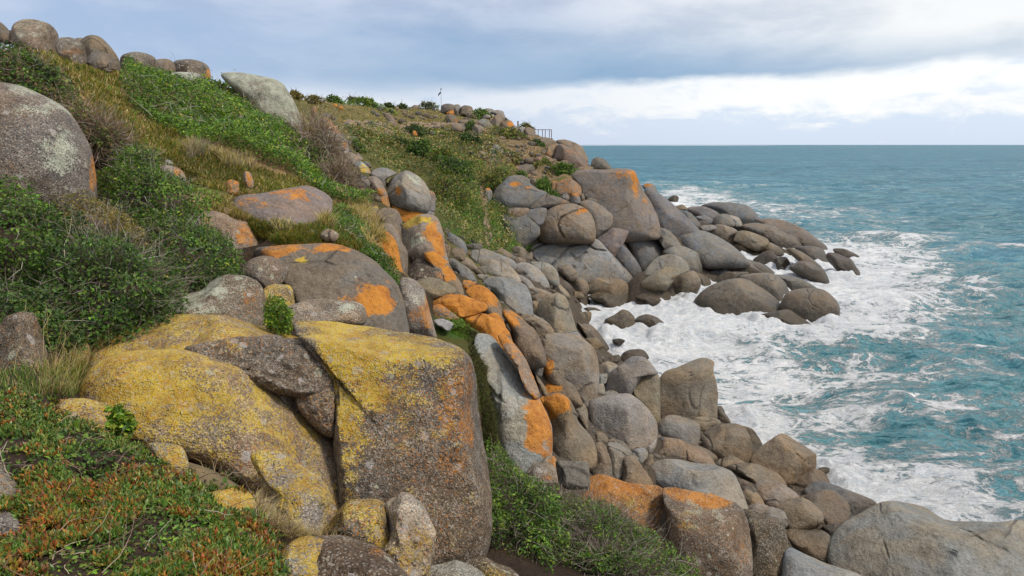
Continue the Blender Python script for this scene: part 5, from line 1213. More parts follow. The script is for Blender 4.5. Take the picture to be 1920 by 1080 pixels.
ROCKS_FAR = """
I|996,905 1020,843 1070,836 1132,860 1202,945 1100,955 996,945|dark brown rounded boulder standing alone against the sea|y=96,th=2.2,tint='l',spots=[(1060,850,60,16,'o',.3)]
I|855,965 900,923 980,918 1026,940 950,970|low orange-brown rock left of the lone sea-backed boulder|y=92,th=1.5,tint='b',o=.3
I|616,835 700,723 780,738 902,790 944,840 964,905 992,925 860,975 785,905 695,890 635,860|big red-brown boulder with a pale crease on the headland shoulder|y=98,th=3.4,tint=(.205,.155,.125),spots=[(820,790,130,40,'o',.35),(640,830,30,40,'p',.3)],fac=2
I|676,685 760,678 862,710 934,760 966,855 900,800 715,730|orange-tinged slab capping the big red-brown boulder|y=100.5,th=2.5,tint='b',o=.26
I|545,805 620,738 705,725 645,835 598,838|orange-brown rock left of the big red-brown boulder|y=99,th=1.6,tint='b',o=.34
I|466,695 500,653 600,658 694,700 685,740 600,770 515,745|brown boulder below the timber railing|y=106,th=2.2,tint='b',o=.12
I|345,580 390,566 412,575 418,645 350,650|pale grey block left of the railing, right of a gap|y=114,th=1.5,tint='g'
I|255,600 300,568 350,572 350,645 270,640|grey ledge block in the row below the railing, leftmost|y=114.5,th=1.5,tint='g'
I|406,585 440,568 494,595 496,650 416,655|brown block directly left of the timber railing|y=113,th=1.5,tint='b',o=.15
I|171,570 200,513 280,508 309,560 284,595 195,595|grey boulder with an orange right face on the headland top|y=118,th=1.9,tint='b',spots=[(275,545,40,40,'o',.7)]
I|86,535 130,468 180,448 219,510 172,572 115,572|brown boulder in the middle of the headland top pile|y=119,th=1.9,tint='b'
I|96,435 150,413 212,430 226,505 168,460|tall grey boulder at the crest of the headland top pile|y=122,th=1.7,tint='g'
I|-4,425 60,398 122,410 114,448 36,448|flat grey slab on the crest of the headland top pile|y=123,th=1.5,tint='g'
I|225,480 245,485 268,510 235,510|small grey rock on the right slope of the headland pile|y=121,th=.6,tint='g',name='stone',cat='stone'
I|6,495 60,498 110,560 62,590 -5,580|brown slabby boulder left in the headland pile|y=114,th=1.6,tint='b',o=.15
J|500,1010 540,918 622,928 685,990 666,1062 570,1075 505,1050|brown boulder with a grey crown in front of the headland pile|y=105,th=1.8,tint='b',pb=.3,spots=[(650,1020,40,50,'o',.4)]
J|206,845 230,808 292,808 350,862 345,905 280,905 220,878|grey-brown boulder with an orange end below the flagpole rocks|y=117,th=1.5,tint='b',pb=.2,spots=[(325,875,30,30,'o',.5)]
J|156,768 163,710 220,686 302,698 314,768 230,785|left of the three big rounded rocks beside the flagpole|y=128,th=2,tint='l'
J|288,705 360,693 384,730 374,808 305,820 296,765|middle of the three big rounded rocks beside the flagpole, greyer|y=128,th=1.8,tint='g'
J|371,725 430,703 502,718 530,770 526,812 395,800|right of the three big rounded rocks beside the flagpole, browner|y=127,th=2,tint='b'
J|426,808 460,766 512,778 534,835 488,852|small rounded rock before the three by the flagpole|y=123,th=1,tint='b'
J|221,788 270,760 308,765 304,818 236,810|orange block under the flagpole rocks|y=125,th=1,tint='b',o=.55
J|345,897 400,863 562,868 596,905 520,940 415,920|long flat brown outcrop in front of the headland pile|y=112,th=2,tint='b',o=.12
J|570,890 620,858 704,878 740,945 690,960 612,950|grey-brown boulder right of the long flat outcrop|y=112,th=1.6,tint='g',spots=[(690,910,30,30,'o',.3)]
J|284,940 350,903 456,920 446,970 370,1000 284,990|brown rock shelf with dark holes left of the headland pile|y=108,th=1.4,tint='b',dk=.2
J|374,1050 430,1018 496,1040 476,1082 400,1080|dark mossy rock on the slope under the headland pile|y=102,th=1,tint='d',yl=.15
J|620,830 660,805 715,810 720,840 640,850|smooth grey rock in the green patch on the headland top|y=120,th=.9,tint='g'
B|856,308 890,290 927,300 924,322 868,324|flat brown rock on the skyline left of the flagpole|y=140,th=1.5,tint='b'
I|262,905 330,888 482,908 504,975 450,1020 322,970|dark brown mound of rock above the humped boulder|y=90,th=2,tint='l',spots=[(330,930,50,30,'o',.4)]
I|86,770 140,728 194,750 205,800 95,805|pale stone on the slope below the headland pile|tint='p',p=.2,name='stone',cat='stone'
I|-5,785 50,788 84,825 30,850 -25,840|yellowish flat stone on the slope below the headland pile|tint='k',yl=.3,name='stone',cat='stone'
I|55,860 150,848 174,888 75,898|flat brown stone on the slope above the dirt track|tint='b',name='stone',cat='stone'
I|430,845 500,820 620,832 684,895 560,908 478,898|reddish bare rock shelf on the headland shoulder|y=95,th=1.5,tint=(.28,.19,.135),o=.12
I|580,1015 650,990 740,1000 720,1030 620,1040|reddish low rock among shrubs behind the giant boulder|y=86,th=1.2,tint='b',o=.35
L|26,318 50,258 90,256 114,310 84,358 36,350|small grey rock with an orange top beside the dirt track|tint='g',spots=[(70,265,40,20,'o',.6)]
L|1456,238 1500,210 1562,218 1594,270 1596,322 1525,295|rounded knob with an orange cap behind the dark flank|y=86,th=1.4,tint='s',spots=[(1510,230,50,24,'o',.6)]
K|856,428 880,388 940,383 1014,430 994,458 874,458|yellow-orange rock on the hillside left of the footpath|tint='k',yl=.4,o=.1
K|476,195 500,176 554,195 545,215|little orange stone near the left end of the far skyline|tint='b',o=.6,name='stone',cat='stone'
K|726,215 780,203 799,235 745,240|orange stone on the hillside below the green hummock, left of two|tint='b',o=.5,name='stone',cat='stone'
K|796,245 840,233 869,270 815,280|orange stone on the hillside below the green hummock, right of two|tint='b',o=.6,name='stone',cat='stone'
K|1316,335 1370,308 1454,390 1400,408 1324,378|brown-orange rock above the footpath|tint='b',o=.25
K|1326,425 1400,398 1474,430 1424,455 1345,448|flat tan rock beside the footpath|tint='k',o=.2
K|1636,525 1670,508 1699,560 1645,565|little orange rock on the green slope under the footpath|tint='b',o=.45,name='stone',cat='stone'
K|596,378 660,308 724,325 744,370 700,392 636,368|grey domed rock behind the dead shrub on the ridge|y=50,th=.9,tint='l'
K|606,378 660,358 734,410 744,450 636,440|rusty orange boulder behind the dead shrub, upper of two|y=45,th=.9,tint='b',o=.42
K|646,450 760,443 834,530 836,585 696,560|rusty orange boulder behind the dead shrub, lower of two|y=42,th=.9,tint='b',o=.42
K|496,250 540,228 564,270 554,375 518,388 496,300|upright orange-brown rock behind the dead shrub|y=44,th=.6,tint='b',o=.35
K|986,750 1040,733 1084,760 1066,808 996,798|brown-yellow stone on the green gully side|y=45,th=.5,tint='b',yl=.2,name='stone',cat='stone'
K|860,745 900,742 935,790 915,830 880,800|white-topped stone on the ridge above the yellow and white one|y=33,th=.4,tint='p',p=.2,spots=[(925,810,25,30,'o',.4)],name='stone',cat='stone'
"""
for t_ in open_tables + [ROCKS_SLOPE, ROCKS_POINT, ROCKS_FAR]:
    table(t_)

# loose stones in the gaps of the shore, too many and too small to tell apart
def rubble(n, poly=None, near=11, far=80, big=1.0):
    n0, f0 = ico(2)
    P_ = pts('X', poly or "700,400 830,430 960,440 1000,500 1100,540 1060,600 1140,680 1330,700 1460,830 1600,930 1700,1070 1480,1080 1250,920 1080,880 1000,740 930,640 850,560 780,500")
    x = rng.uniform(P_[:, 0].min(), P_[:, 0].max(), n * 4)
    y = rng.uniform(P_[:, 1].min(), P_[:, 1].max(), n * 4)
    k = in_poly(x, y, P_)
    x, y = x[k][:n], y[k][:n]
    t, d = hit(x, y)
    w = CAMP + d * t[:, None]
    w = w[np.isfinite(t) & (w[:, 1] > near) & (w[:, 1] < far)]
    co, fs, tn = [], [], []
    keys = ['g', 'b', 't', 'k', 's', 'l']
    for i_, c in enumerate(w):
        r = big * (.05 + .0032 * c[1]) * random.Random(i_).uniform(.4, 1.25)
        s3 = r * rng.uniform(.6, 1.4, 3)
        a = rng.uniform(0, 6.28)
        q = n0 * s3 + .18 * r * vnoise(n0 * 1.6 + i_ * 3.1, 8)[:, None] * n0
        ca, sa = math.cos(a), math.sin(a)
        q = np.stack([q[:, 0] * ca - q[:, 1] * sa, q[:, 0] * sa + q[:, 1] * ca, q[:, 2] * .8], -1)
        fs.append(f0 + len(co) * len(n0))
        co.append(q + c + np.array([0, 0, .1 * r]))
        tn.append(np.tile(np.array(TINT[keys[i_ % 6]]) * rng.uniform(.55, .9), (len(n0), 1)))
    co, tn = np.concatenate(co), np.concatenate(tn)
    b = co.mean(0)
    me = mesh_np('rubble', co - b, np.concatenate(fs), M_ROCK, True, {'tint': tn, 'mask': np.zeros((len(co), 4))})
    link('rubble', me, None, b, kind='stuff')


# ------------------------------------------------------------------ ground: hollowed in front of the boulders, then meshed
nr_, nc_ = HZ.shape
_shape = HZ.shape
for S_ in SHAPES:
    P_, yb_ = S_
    lo_, hi_ = P_.min(0), P_.max(0)
    tco = np.stack([_gx, _gy, HZ], -1)
    qx, qy = proj(tco)
    k = (qx > lo_[0]) & (qx < hi_[0]) & (_gy < yb_) & (_gy > 1.0) & (qy < hi_[1] - 2)
    if not k.any():
        continue
    # lowest row of the outline in each column
    xs = np.linspace(lo_[0], hi_[0], 40)
    low = np.full(40, -1e9)
    n_ = len(P_)
    for i_ in range(n_):
        a_, b_ = P_[i_], P_[(i_ + 1) % n_]
        if abs(b_[0] - a_[0]) < 1e-6:
            continue
        t_ = (xs - a_[0]) / (b_[0] - a_[0])
        g_ = (t_ >= 0) & (t_ <= 1)
        low[g_] = np.maximum(low[g_], a_[1] + (b_[1] - a_[1]) * t_[g_])
    row = np.interp(qx[k], xs, low) - 3
    row = np.maximum(row, qy[k])
    b_ = -(row - 540) / FPX
    slope = (-sP + cP * b_) / (cP + sP * b_)
    HZ[k] = np.minimum(HZ[k], CAM_H + slope * _gy[k])
# soften the steps left by the hollowing
for _ in range(2):
    pad = np.pad(HZ, 1, mode='edge')
    av = (pad[:-2, 1:-1] + pad[2:, 1:-1] + pad[1:-1, :-2] + pad[1:-1, 2:]) / 4
    HZ[:] = np.minimum(HZ, HZ * .4 + av * .6)
step = 1
gj = np.arange(0, len(GV), step)
gi = np.arange(0, len(GU), step)
tx, ty, tz = _gx[np.ix_(gj, gi)], _gy[np.ix_(gj, gi)], HZ[np.ix_(gj, gi)]
tco = np.stack([tx, ty, tz], -1).reshape(-1, 3)
nr_, nc_ = tx.shape
qx, qy = proj(tco)
jx = 14 * fbm(tco * 0.9, 3, 21)
jy = 10 * fbm(tco * 0.9, 3, 22)
cover = np.tile(np.array(SOIL), (len(tco), 1))
far = sstep(tco[:, 1], 12, 40)[:, None]
cover = cover * (1 - far) + np.array(OLIVE) * far
shore = ((tco[:, 0] > 0.02 * tco[:, 1] - 1.0) & (tco[:, 1] > 11) & (tco[:, 2] < 9)) | (tco[:, 2] < 3.0)
cover[shore] = STONE
cover[(qx < -10) & (tco[:, 1] > 5.5) & (tco[:, 0] < 0)] = (0.12, 0.105, 0.04)
for s, (y0, y1), c in COVER:
    k = in_poly(qx + jx, qy + jy, pts('X', s)) & (tco[:, 1] > y0) & (tco[:, 1] < y1)
    cover[k] = c
idx = np.arange(nr_ * nc_).reshape(nr_, nc_)
tf = np.stack([idx[:-1, :-1], idx[:-1, 1:], idx[1:, 1:], idx[1:, :-1]], -1).reshape(-1, 4)
keep = tco[tf].max(1)[:, 2] > -3.0
tf = tf[keep]
link('ground', mesh_np('ground', tco, tf, M_GROUND, True, {'cover': cover}), kind='structure')

rubble(1000)
rubble(170, '640,240 700,205 840,205 960,240 1050,285 1100,318 1000,345 900,300 800,250', 60, 160, 1.25)
rubble(60, '600,200 660,260 700,320 740,380 690,390 620,260', 22, 60, 1.2)
# ------------------------------------------------------------------ sea
dep = np.concatenate([np.geomspace(R(0.025), R(0.9), 26)[:-1], np.linspace(R(0.9), R(38), 500)])
sy = CAM_H / np.tan(dep)
su = np.concatenate([np.linspace(-1.6, -0.12, 30)[:-1], np.linspace(-0.12, 0.86, 380), np.linspace(0.86, 2.0, 40)[1:]])
gx = su[None] * sy[:, None]
gy = np.repeat(sy[:, None], len(su), 1)
sp = np.gradient(sy)[:, None] * -1.0
P2 = np.stack([gx, gy, 0 * gx], -1)


def waves(p):
    x, y = p[..., 0], p[..., 1]
    z = 0
    for lx, ly, a, s_ in ((70, 30, .8, 1), (30, 11, .85, 2), (10, 4.2, .46, 3), (4.2, 1.9, .25, 4), (1.8, .9, .10, 5)):
        q = np.stack([x / lx + .15 * y / ly, y / ly - .12 * x / lx, 0 * x + s_ * 9], -1)
        q = q + 0.35 * vnoise(q * .7 + 5, 60 + s_)[..., None]
        n = 1 - np.abs(vnoise(q, 70 + s_)) * 2.2
        w = np.clip(ly / (2.2 * np.abs(sp)) - .25, 0, 1)
        z = z + a * (n - .52) * w
    return z


gz = waves(P2)
# foam density: surf against the rocks, wash of the cove, lacy water off the point
sxp, syp = proj(P2)
base = np.interp(syp, [271, 330, 372, 420, 520, 620, 760, 900, 1080], [-.03, .0, .08, .14, .24, .37, .44, .45, .47])
FOAM = [
    (1760, 590, 130, 22, .22), (1700, 930, 160, 30, .25), (1790, 690, 120, 16, .22), (1610, 760, 120, 22, .22), (1850, 860, 90, 20, .2), (1800, 420, 120, 10, .2), (1700, 350, 60, 5, .18),   # x, y, rx, ry, amount (where the photograph shows surf or open water)
    (1130, 590, 150, 60, .75), (1270, 580, 150, 45, .65), (1480, 500, 120, 50, .7), (1620, 560, 150, 60, .55), (1330, 650, 220, 55, .30),
    (1660, 470, 110, 40, .5), (1420, 700, 90, 110, .32), (1560, 860, 150, 90, .32), (1340, 375, 160, 22, .6), (1270, 365, 70, 16, .5),
    (1560, 395, 140, 18, .42), (1740, 520, 90, 60, .25), (1800, 940, 170, 40, .25), (1300, 480, 200, 60, .4), (1640, 690, 180, 40, .1),
    (1700, 815, 110, 30, -.26), (1840, 770, 100, 26, -.16), (1660, 640, 120, 16, -.20), (1830, 610, 120, 30, -.18), (1880, 450, 150, 60, -.10),
    (1520, 640, 90, 16, -.22), (1500, 740, 90, 18, -.22), (1880, 700, 80, 30, -.2), (1560, 430, 100, 12, -.1), (1760, 720, 120, 14, -.16)]
Df = base - .03 * sstep(sxp, 1450, 1800) * sstep(syp, 400, 520)
jx_ = 30 * fbm(P2 * .12, 3, 81)
jy_ = 12 * fbm(P2 * .12, 3, 82)
for x_, y_, rx_, ry_, v_ in FOAM:
    e_ = ((sxp + jx_ - x_) / rx_) ** 2 + ((syp + jy_ - y_) / ry_) ** 2
    Df = Df + (.62 if v_ > 0 else 1.0) * v_ * np.exp(-e_ * .9)
aer = np.interp(syp, [330, 420, 560, 700, 1080], [0, .22, .5, .75, .8]) + .3 * fbm(P2 * .09, 3, 84)
sh = np.concatenate(SHORE_PTS)
kd = kdtree.KDTree(len(sh))
for i_, v_ in enumerate(sh):
    kd.insert(Vector((float(v_[0]), float(v_[1]), 0)), i_)
kd.balance()
sel = np.where((gy > 14) & (gy < 220) & (gx > -8))
dist = np.full(gx.shape, 99.)
for i_, j_ in zip(*sel):
    dist[i_, j_] = kd.find(Vector((gx[i_, j_], gy[i_, j_], 0)))[2]
near = np.exp(-dist / 1.6)
Df = Df + .75 * near
# surf heaps up in lumps against the rocks
lump = np.clip(fbm(P2 * .55, 4, 91) + .15, 0, 2)
fine_ = fbm(P2 * 1.7, 3, 92)
wf = np.clip(1.2 / np.abs(sp), 0, 1)
gz = gz * np.clip(.45 + dist / 14, .45, 1.0) + sstep(Df, .5, 1.1) * (lump * (.34 + .22 * np.exp(-dist / 4)) + fine_ * .10 * wf) + near * .12
crest = sstep(gz, .22, .62) * sstep(gy, 14, 30)
Df = Df + .30 * crest * np.interp(gy, [30, 120, 300], [1, .9, .45])
gz = np.where(gy > 1500, 0, gz + .12)
co = np.stack([gx, gy, gz], -1).reshape(-1, 3)
nr_, nc_ = gx.shape
idx = np.arange(nr_ * nc_).reshape(nr_, nc_)
sf = np.stack([idx[:-1, :-1], idx[1:, :-1], idx[1:, 1:], idx[:-1, 1:]], -1).reshape(-1, 4)
ux = su[None].repeat(nr_, 0).ravel()
land = height(co[:, 0], np.clip(co[:, 1], -3, 250))
okv = (land < 1.2) | (co[:, 1] > 150)
sf = sf[okv[sf].any(1)]
link('sea', mesh_np('sea', co, sf, M_SEA, True, {'foam': Df.ravel(), 'aerated': np.clip(aer, 0, 1).ravel()}), kind='structure')

# low strip of land on the horizon
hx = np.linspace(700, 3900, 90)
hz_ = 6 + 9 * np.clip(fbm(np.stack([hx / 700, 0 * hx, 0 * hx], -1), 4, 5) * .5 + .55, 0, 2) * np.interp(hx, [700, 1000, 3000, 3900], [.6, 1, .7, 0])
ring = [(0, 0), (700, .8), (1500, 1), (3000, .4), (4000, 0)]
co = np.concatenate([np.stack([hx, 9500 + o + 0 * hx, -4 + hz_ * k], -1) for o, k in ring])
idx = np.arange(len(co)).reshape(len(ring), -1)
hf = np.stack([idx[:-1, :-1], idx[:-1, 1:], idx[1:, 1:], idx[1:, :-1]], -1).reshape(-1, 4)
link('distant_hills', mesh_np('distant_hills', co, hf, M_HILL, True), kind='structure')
# ------------------------------------------------------------------ plants
def unit(v):
    return v / (np.linalg.norm(v, axis=-1, keepdims=True) + 1e-12)


def pick(n, pal, wts=None, jit=.18):
    pal = np.array(pal, float)
    k = rng.choice(len(pal), n, p=None if wts is None else np.array(wts) / np.sum(wts))
    return np.clip(pal[k] * (1 + jit * rng.standard_normal((n, 1))) * (1 + .06 * rng.standard_normal((n, 3))), .004, .9)


def leaf_mesh(p, nrm, size, col, shape=.55, fold=.25):
    """one folded leaf (two triangles) per point"""
    n = len(p)
    t = unit(np.cross(nrm, rng.standard_normal((n, 3))))
    b = np.cross(nrm, t)
    s = size[:, None]
    v0 = p
    v1 = p + t * s * .5 + b * s * shape * .5 + nrm * s * fold * .5
    v2 = p + t * s
    v3 = p + t * s * .5 - b * s * shape * .5 + nrm * s * fold * .5
    co = np.stack([v0, v1, v2, v3], 1).reshape(-1, 3)
    i = np.arange(n)[:, None] * 4
    f = np.concatenate([i + np.array([0, 1, 2]), i + np.array([0, 2, 3])])
    return co, f, np.repeat(col, 4, 0)


def blade_mesh(p, up, hgt, wid, col, bend=.5):
    """thin bent grass blades (three triangles each)"""
    n = len(p)
    a = rng.uniform(0, 2 * math.pi, n)
    side = np.stack([np.cos(a), np.sin(a), 0 * a], -1)
    lean = np.stack([np.cos(a + 1.57), np.sin(a + 1.57), 0 * a], -1) * (bend * rng.uniform(.2, 1.3, n))[:, None]
    h = hgt[:, None]
    w = wid[:, None]
    m = p + up * h * .55 + lean * h * .25
    tip = p + up * h * .9 + lean * h * .9
    co = np.stack([p - side * w, p + side * w, m - side * w * .7, m + side * w * .7, tip], 1).reshape(-1, 3)
    i = np.arange(n)[:, None] * 5
    f = np.concatenate([i + np.array(t) for t in ([0, 1, 3], [0, 3, 2], [2, 3, 4])])
    return co, f, np.repeat(col, 5, 0)


def twig_mesh(p0, d0, length, rad, col, segs=4, wander=.5, grav=0.0):
    """wandering three-sided twigs"""
    n = len(p0)
    P_ = [p0]
    d = unit(d0)
    for i in range(segs):
        d = unit(d + wander * rng.standard_normal((n, 3)) * .6 + np.array([0, 0, -grav]))
        P_.append(P_[-1] + d * (length / segs)[:, None])
    P_ = np.stack(P_, 1)
    tan = unit(np.gradient(P_, axis=1))
    ref = unit(rng.standard_normal((n, 1, 3)))
    s = unit(np.cross(tan, ref))
    t = np.cross(tan, s)
    rr = rad[:, None] * np.linspace(1, .35, segs + 1)[None]
    rings = [P_ + (s * math.cos(a) + t * math.sin(a)) * rr[..., None] for a in (0, 2.094, 4.189)]
    co = np.stack(rings, 2).reshape(-1, 3)
    base = np.arange(n)[:, None, None] * (segs + 1) * 3
    fs = []
    for k in range(segs):
        for a in range(3):
            b = (a + 1) % 3
            fs.append(np.array([k * 3 + a, k * 3 + b, k * 3 + 3 + b, k * 3 + 3 + a]))
    f = (base[:, 0] + np.array(fs).reshape(1, -1)).reshape(-1, 4)
    return co, f, np.repeat(col, (segs + 1) * 3, 0)


def join(parts):
    co, fs, cl, o = [], [], [], 0
    for c, f, k in parts:
        co.append(c)
        fs.append((f + o).astype(np.int32))
        cl.append(k)
        o += len(c)
    return np.concatenate(co), fs, np.concatenate(cl)


def add(name, parts, mat, **kw):
    co, fs, cl = join(parts)
    base = kw.pop('loc', None)
    if base is None:
        base = np.array([co[:, 0].mean(), co[:, 1].mean(), co[:, 2].min()])
    me = mesh_np(name, co - base, fs, mat, False, {'col': cl})
    return link(name, me, kw.pop('parent', None), base, **kw)


GRN = [(.060, .140, .018), (.100, .205, .026), (.038, .085, .016), (.165, .250, .035)]
BRIGHT = [(.090, .200, .018), (.150, .275, .024), (.055, .125, .016), (.24, .31, .030)]
DARK = [(.036, .082, .018), (.055, .112, .024), (.024, .052, .015), (.095, .145, .030)]
OLV = [(.165, .150, .038), (.220, .180, .042), (.110, .115, .030), (.27, .21, .06)]
GREY = [(.16, .19, .12), (.23, .26, .18), (.11, .13, .09)]
TWG = [(.21, .165, .125), (.30, .25, .205), (.13, .10, .075), (.40, .36, .32)]
BTW = [(.27, .19, .12), (.19, .125, .08), (.38, .32, .26), (.14, .095, .065)]
STRW = [(.47, .36, .18), (.56, .45, .26), (.36, .26, .13), (.42, .36, .16)]


def shrub(frame, P, label, n, leaf, pal=GRN, y=None, th=None, tk=.5, twigs=0, twpal=TWG, lean=.4, group='shrubs on the coastal slope', name='shrub',
          cat='shrub', wts=None, rough=.22, inner=.55, yellow=0., flat=(), tl=None, tdir=.7, box=.8, lob=3.0):
    """leaves and twigs spread through a body with its own distance and depth"""
    P = pts(frame, P) if isinstance(P, str) else P
    S = Shape(P, y, th, lean, tk, False, .10)
    v = unit(rng.standard_normal((int(n * 1.5), 3)))
    v = v[v[:, 2] > -.45][:n]
    n = len(v)
    q0 = S.place(v, box, flat, 0, 0)
    lump = 1 + rough * fbm(unit(q0) * lob + label.__len__(), 3, 50)
    dd = 1 - (1 - inner) * rng.random(n) ** 1.7
    w = S.world(q0 * (lump * dd)[:, None])
    o = S.world(q0) - S.c
    nr = unit(unit(o) * .8 + np.array([0, 0, .55]) + .75 * rng.standard_normal((n, 3)))
    c = pick(n, pal, wts)
    cl = fbm(w / max(S.size, .1) * 5, 3, 57)
    cl2 = fbm(w / max(S.size, .1) * 13, 2, 58)
    c = c * (1 + .5 * np.clip(cl, -1, 1) + .3 * np.clip(cl2, -1, 1))[:, None]
    c = np.clip(c * (1 + np.outer(np.clip(cl2, 0, 1), [.35, .12, .0])), .004, .9)
    if yellow:
        k = rng.random(n) < yellow
        c[k] = pick(int(k.sum()), [(.45, .40, .03), (.30, .30, .04)])
    sz = 1.35 * leaf * rng.uniform(.6, 1.35, n)
    base = np.array([S.c[0], S.c[1], w[:, 2].min()])
    root = bpy.data.objects.new(name, None)
    COL.objects.link(root)
    root.location = tuple(map(float, base))
    root['label'] = label
    root['category'] = cat
    root['group'] = group
    add('foliage', [leaf_mesh(w, nr, sz, c)], M_LEAF, parent=root, loc=base, kind='stuff').location = (0, 0, 0)
    if twigs:
        v = unit(rng.standard_normal((int(twigs * 1.8), 3)))
        v = v[v[:, 2] > -.35][:twigs]
        q = S.place(v, box, flat, 0, 0)
        a = S.world(q * rng.uniform(.35, .85, (len(q), 1)))
        d = unit(unit(S.world(q) - S.c) + tdir * rng.standard_normal(q.shape) + np.array([0, 0, .25]))
        L = (tl or S.size * .28) * rng.uniform(.5, 1.4, len(q))
        add('twigs', [twig_mesh(a, d, L, np.full(len(q), leaf * .065 + .0012 * S.y / 10), pick(len(q), twpal), 3, .55)], M_TWIG, parent=root, loc=base,
            kind='stuff').location = (0, 0, 0)
    return root


def region(P, n, yr=(0, 300), frame='X'):
    """points on the ground inside a region seen in the photograph"""
    P = pts(frame, P)
    lo, hi = P.min(0), P.max(0)
    out, up = [], []
    got, tries = 0, 0
    while got < n and tries < 12:
        m = int((n - got) * 1.6) + 50
        x = rng.uniform(lo[0], hi[0], m)
        y = rng.uniform(lo[1], hi[1], m)
        k = in_poly(x, y, P)
        x, y = x[k], y[k]
        if len(x):
            t, d = hit(x, y)
            w = CAMP + d * t[:, None]
            ok = np.isfinite(t) & (w[:, 1] > yr[0]) & (w[:, 1] < yr[1])
            out.append(w[ok])
            got += int(ok.sum())
        tries += 1
    w = np.concatenate(out)[:n] if out else np.zeros((0, 3))
    e = .15
    gx_ = (height(w[:, 0] + e, w[:, 1]) - height(w[:, 0] - e, w[:, 1])) / (2 * e)
    gy_ = (height(w[:, 0], w[:, 1] + e) - height(w[:, 0], w[:, 1] - e)) / (2 * e)
    return w, unit(np.stack([-gx_, -gy_, np.ones(len(w))], -1))


def creeper(P, label, n, leaf, hgt, pal, yr, twigs=0, yellow=0., frame='X', name='creeper', cat='creeper', twpal=TWG, lump=.6, kind=None, group='creepers on the coastal slope', wts=None):
    """low plants hugging the ground"""
    w, nn = region(P, n, yr, frame)
    if not len(w):
        print('EMPTY', label)
        return None
    up = unit(nn + np.array([0, 0, .5]))
    L = np.clip(.55 + lump * fbm(w / (hgt * 3.2), 3, 63), .08, 1.6)
    p = w + up * (hgt * L * rng.random(len(w)) ** .55)[:, None]
    c = pick(len(w), pal, wts) * (1 + .4 * np.clip(fbm(w / (hgt * 4), 3, 64), -1, 1))[:, None]
    if yellow:
        k = rng.random(len(w)) < yellow
        c[k] = pick(int(k.sum()), [(.45, .40, .03), (.30, .30, .04)])
    nr = unit(up + .8 * rng.standard_normal(w.shape) + np.array([0, -.25, .2]))
    base = np.array([w[:, 0].mean(), w[:, 1].mean(), w[:, 2].min()])
    sc = w[:, 1] / np.median(w[:, 1])
    leaves = [leaf_mesh(p, nr, leaf * rng.uniform(.6, 1.35, len(w)) * np.clip(sc, .6, 1.8), c)]
    if kind:
        root = add(name, leaves, M_LEAF, kind=kind, loc=base)
    else:
        root = bpy.data.objects.new(name, None)
        COL.objects.link(root)
        root.location = tuple(map(float, base))
        root['label'], root['category'], root['group'] = label, cat, group
        add('foliage', leaves, M_LEAF, parent=root, loc=base, kind='stuff').location = (0, 0, 0)
    if twigs:
        k = rng.choice(len(w), min(twigs, len(w)), replace=False)
        a = w[k] + up[k] * (hgt * rng.uniform(.2, .9, len(k)))[:, None]
        d = unit(rng.standard_normal(a.shape) + up[k] * .5)
        tw = [twig_mesh(a, d, hgt * rng.uniform(.5, 1.3, len(k)), .0016 + .00018 * w[k, 1] * rng.uniform(.6, 2.0, len(k)), pick(len(k), twpal), 5, .6, .05)]
        if kind:
            add('dry_twigs', tw, M_TWIG, kind='stuff')
        else:
            add('stems', tw, M_TWIG, parent=root, loc=base, kind='stuff').location = (0, 0, 0)
    return root


def grass(P, n, hgt, pal, yr, wid=None, bend=.7, name='grass', frame='X', wts=None, dirn=(.35, -.25, 0)):
    w, nn = region(P, n, yr, frame)
    if not len(w):
        print('EMPTY grass', P[:30])
        return
    k = fbm(w * .9, 3, 71)
    h = hgt * rng.uniform(.45, 1.3, len(w)) * np.clip(1 + .6 * k, .3, 1.8)
    up = unit(np.array([0, 0, 1.0]) + .3 * nn + np.array(dirn) * rng.uniform(0, 1.2, (len(w), 1)))
    wd = (.0009 * w[:, 1] if wid is None else np.full(len(w), wid)) * rng.uniform(.6, 1.3, len(w))
    c = pick(len(w), pal, wts) * (1 + .3 * np.clip(fbm(w * .6, 3, 72), -1, 1))[:, None]
    add(name, [blade_mesh(w - up * .02, up, h, wd, c, bend)], M_GRASS, kind='stuff')


# --- thicket on the left slope
TH = 'shrubs of the thicket on the left slope'
shrub('X', "-70,345 20,338 80,375 120,430 110,520 40,565 -70,570", 'dark green bush below the huge egg-shaped boulder at the left edge', 9000, .045, GRN, 9.6, .9, twigs=500, group=TH)
shrub('X', "80,430 170,415 260,455 330,505 350,550 320,600 240,640 150,650 80,600 60,520", 'widest dense green bush of the thicket, tangled with grey twigs', 17000, .042, DARK + GRN[:2], 9.4, 1.0, twigs=1500, group=TH, yellow=.004)
shrub('X', "-70,520 30,530 110,570 150,620 140,665 60,665 -70,640", 'low dark green bush at the left edge above the brown boulder', 8000, .040, DARK + GRN[:1], 8.2, .7, twigs=500, group=TH)
shrub('X', "120,372 170,370 230,400 268,440 275,470 235,490 170,470 120,420", 'olive-brown heath bush in the middle of the thicket', 6000, .030, OLV, 10.6, .6, twigs=350, group=TH)
shrub('X', "262,405 330,405 410,440 452,480 440,515 380,545 320,530 270,480", 'rounded bush with yellow-green tips at the right end of the thicket', 9000, .042, GRN + DARK, 11.6, .8, twigs=700, yellow=.015, group=TH)
shrub('X', "175,335 240,300 320,325 395,368 385,405 310,425 230,415 175,385", 'leafy green bush under the bramble bank, right of the egg-shaped boulder', 9500, .045, GRN, 13.2, .8, twigs=500, yellow=.006, group=TH)
shrub('X', "220,280 270,270 300,300 305,350 250,350 215,320", 'small green bush against the right rim of the egg-shaped boulder', 3500, .05, GRN, 14.2, .6, twigs=500, yellow=.01, group=TH)
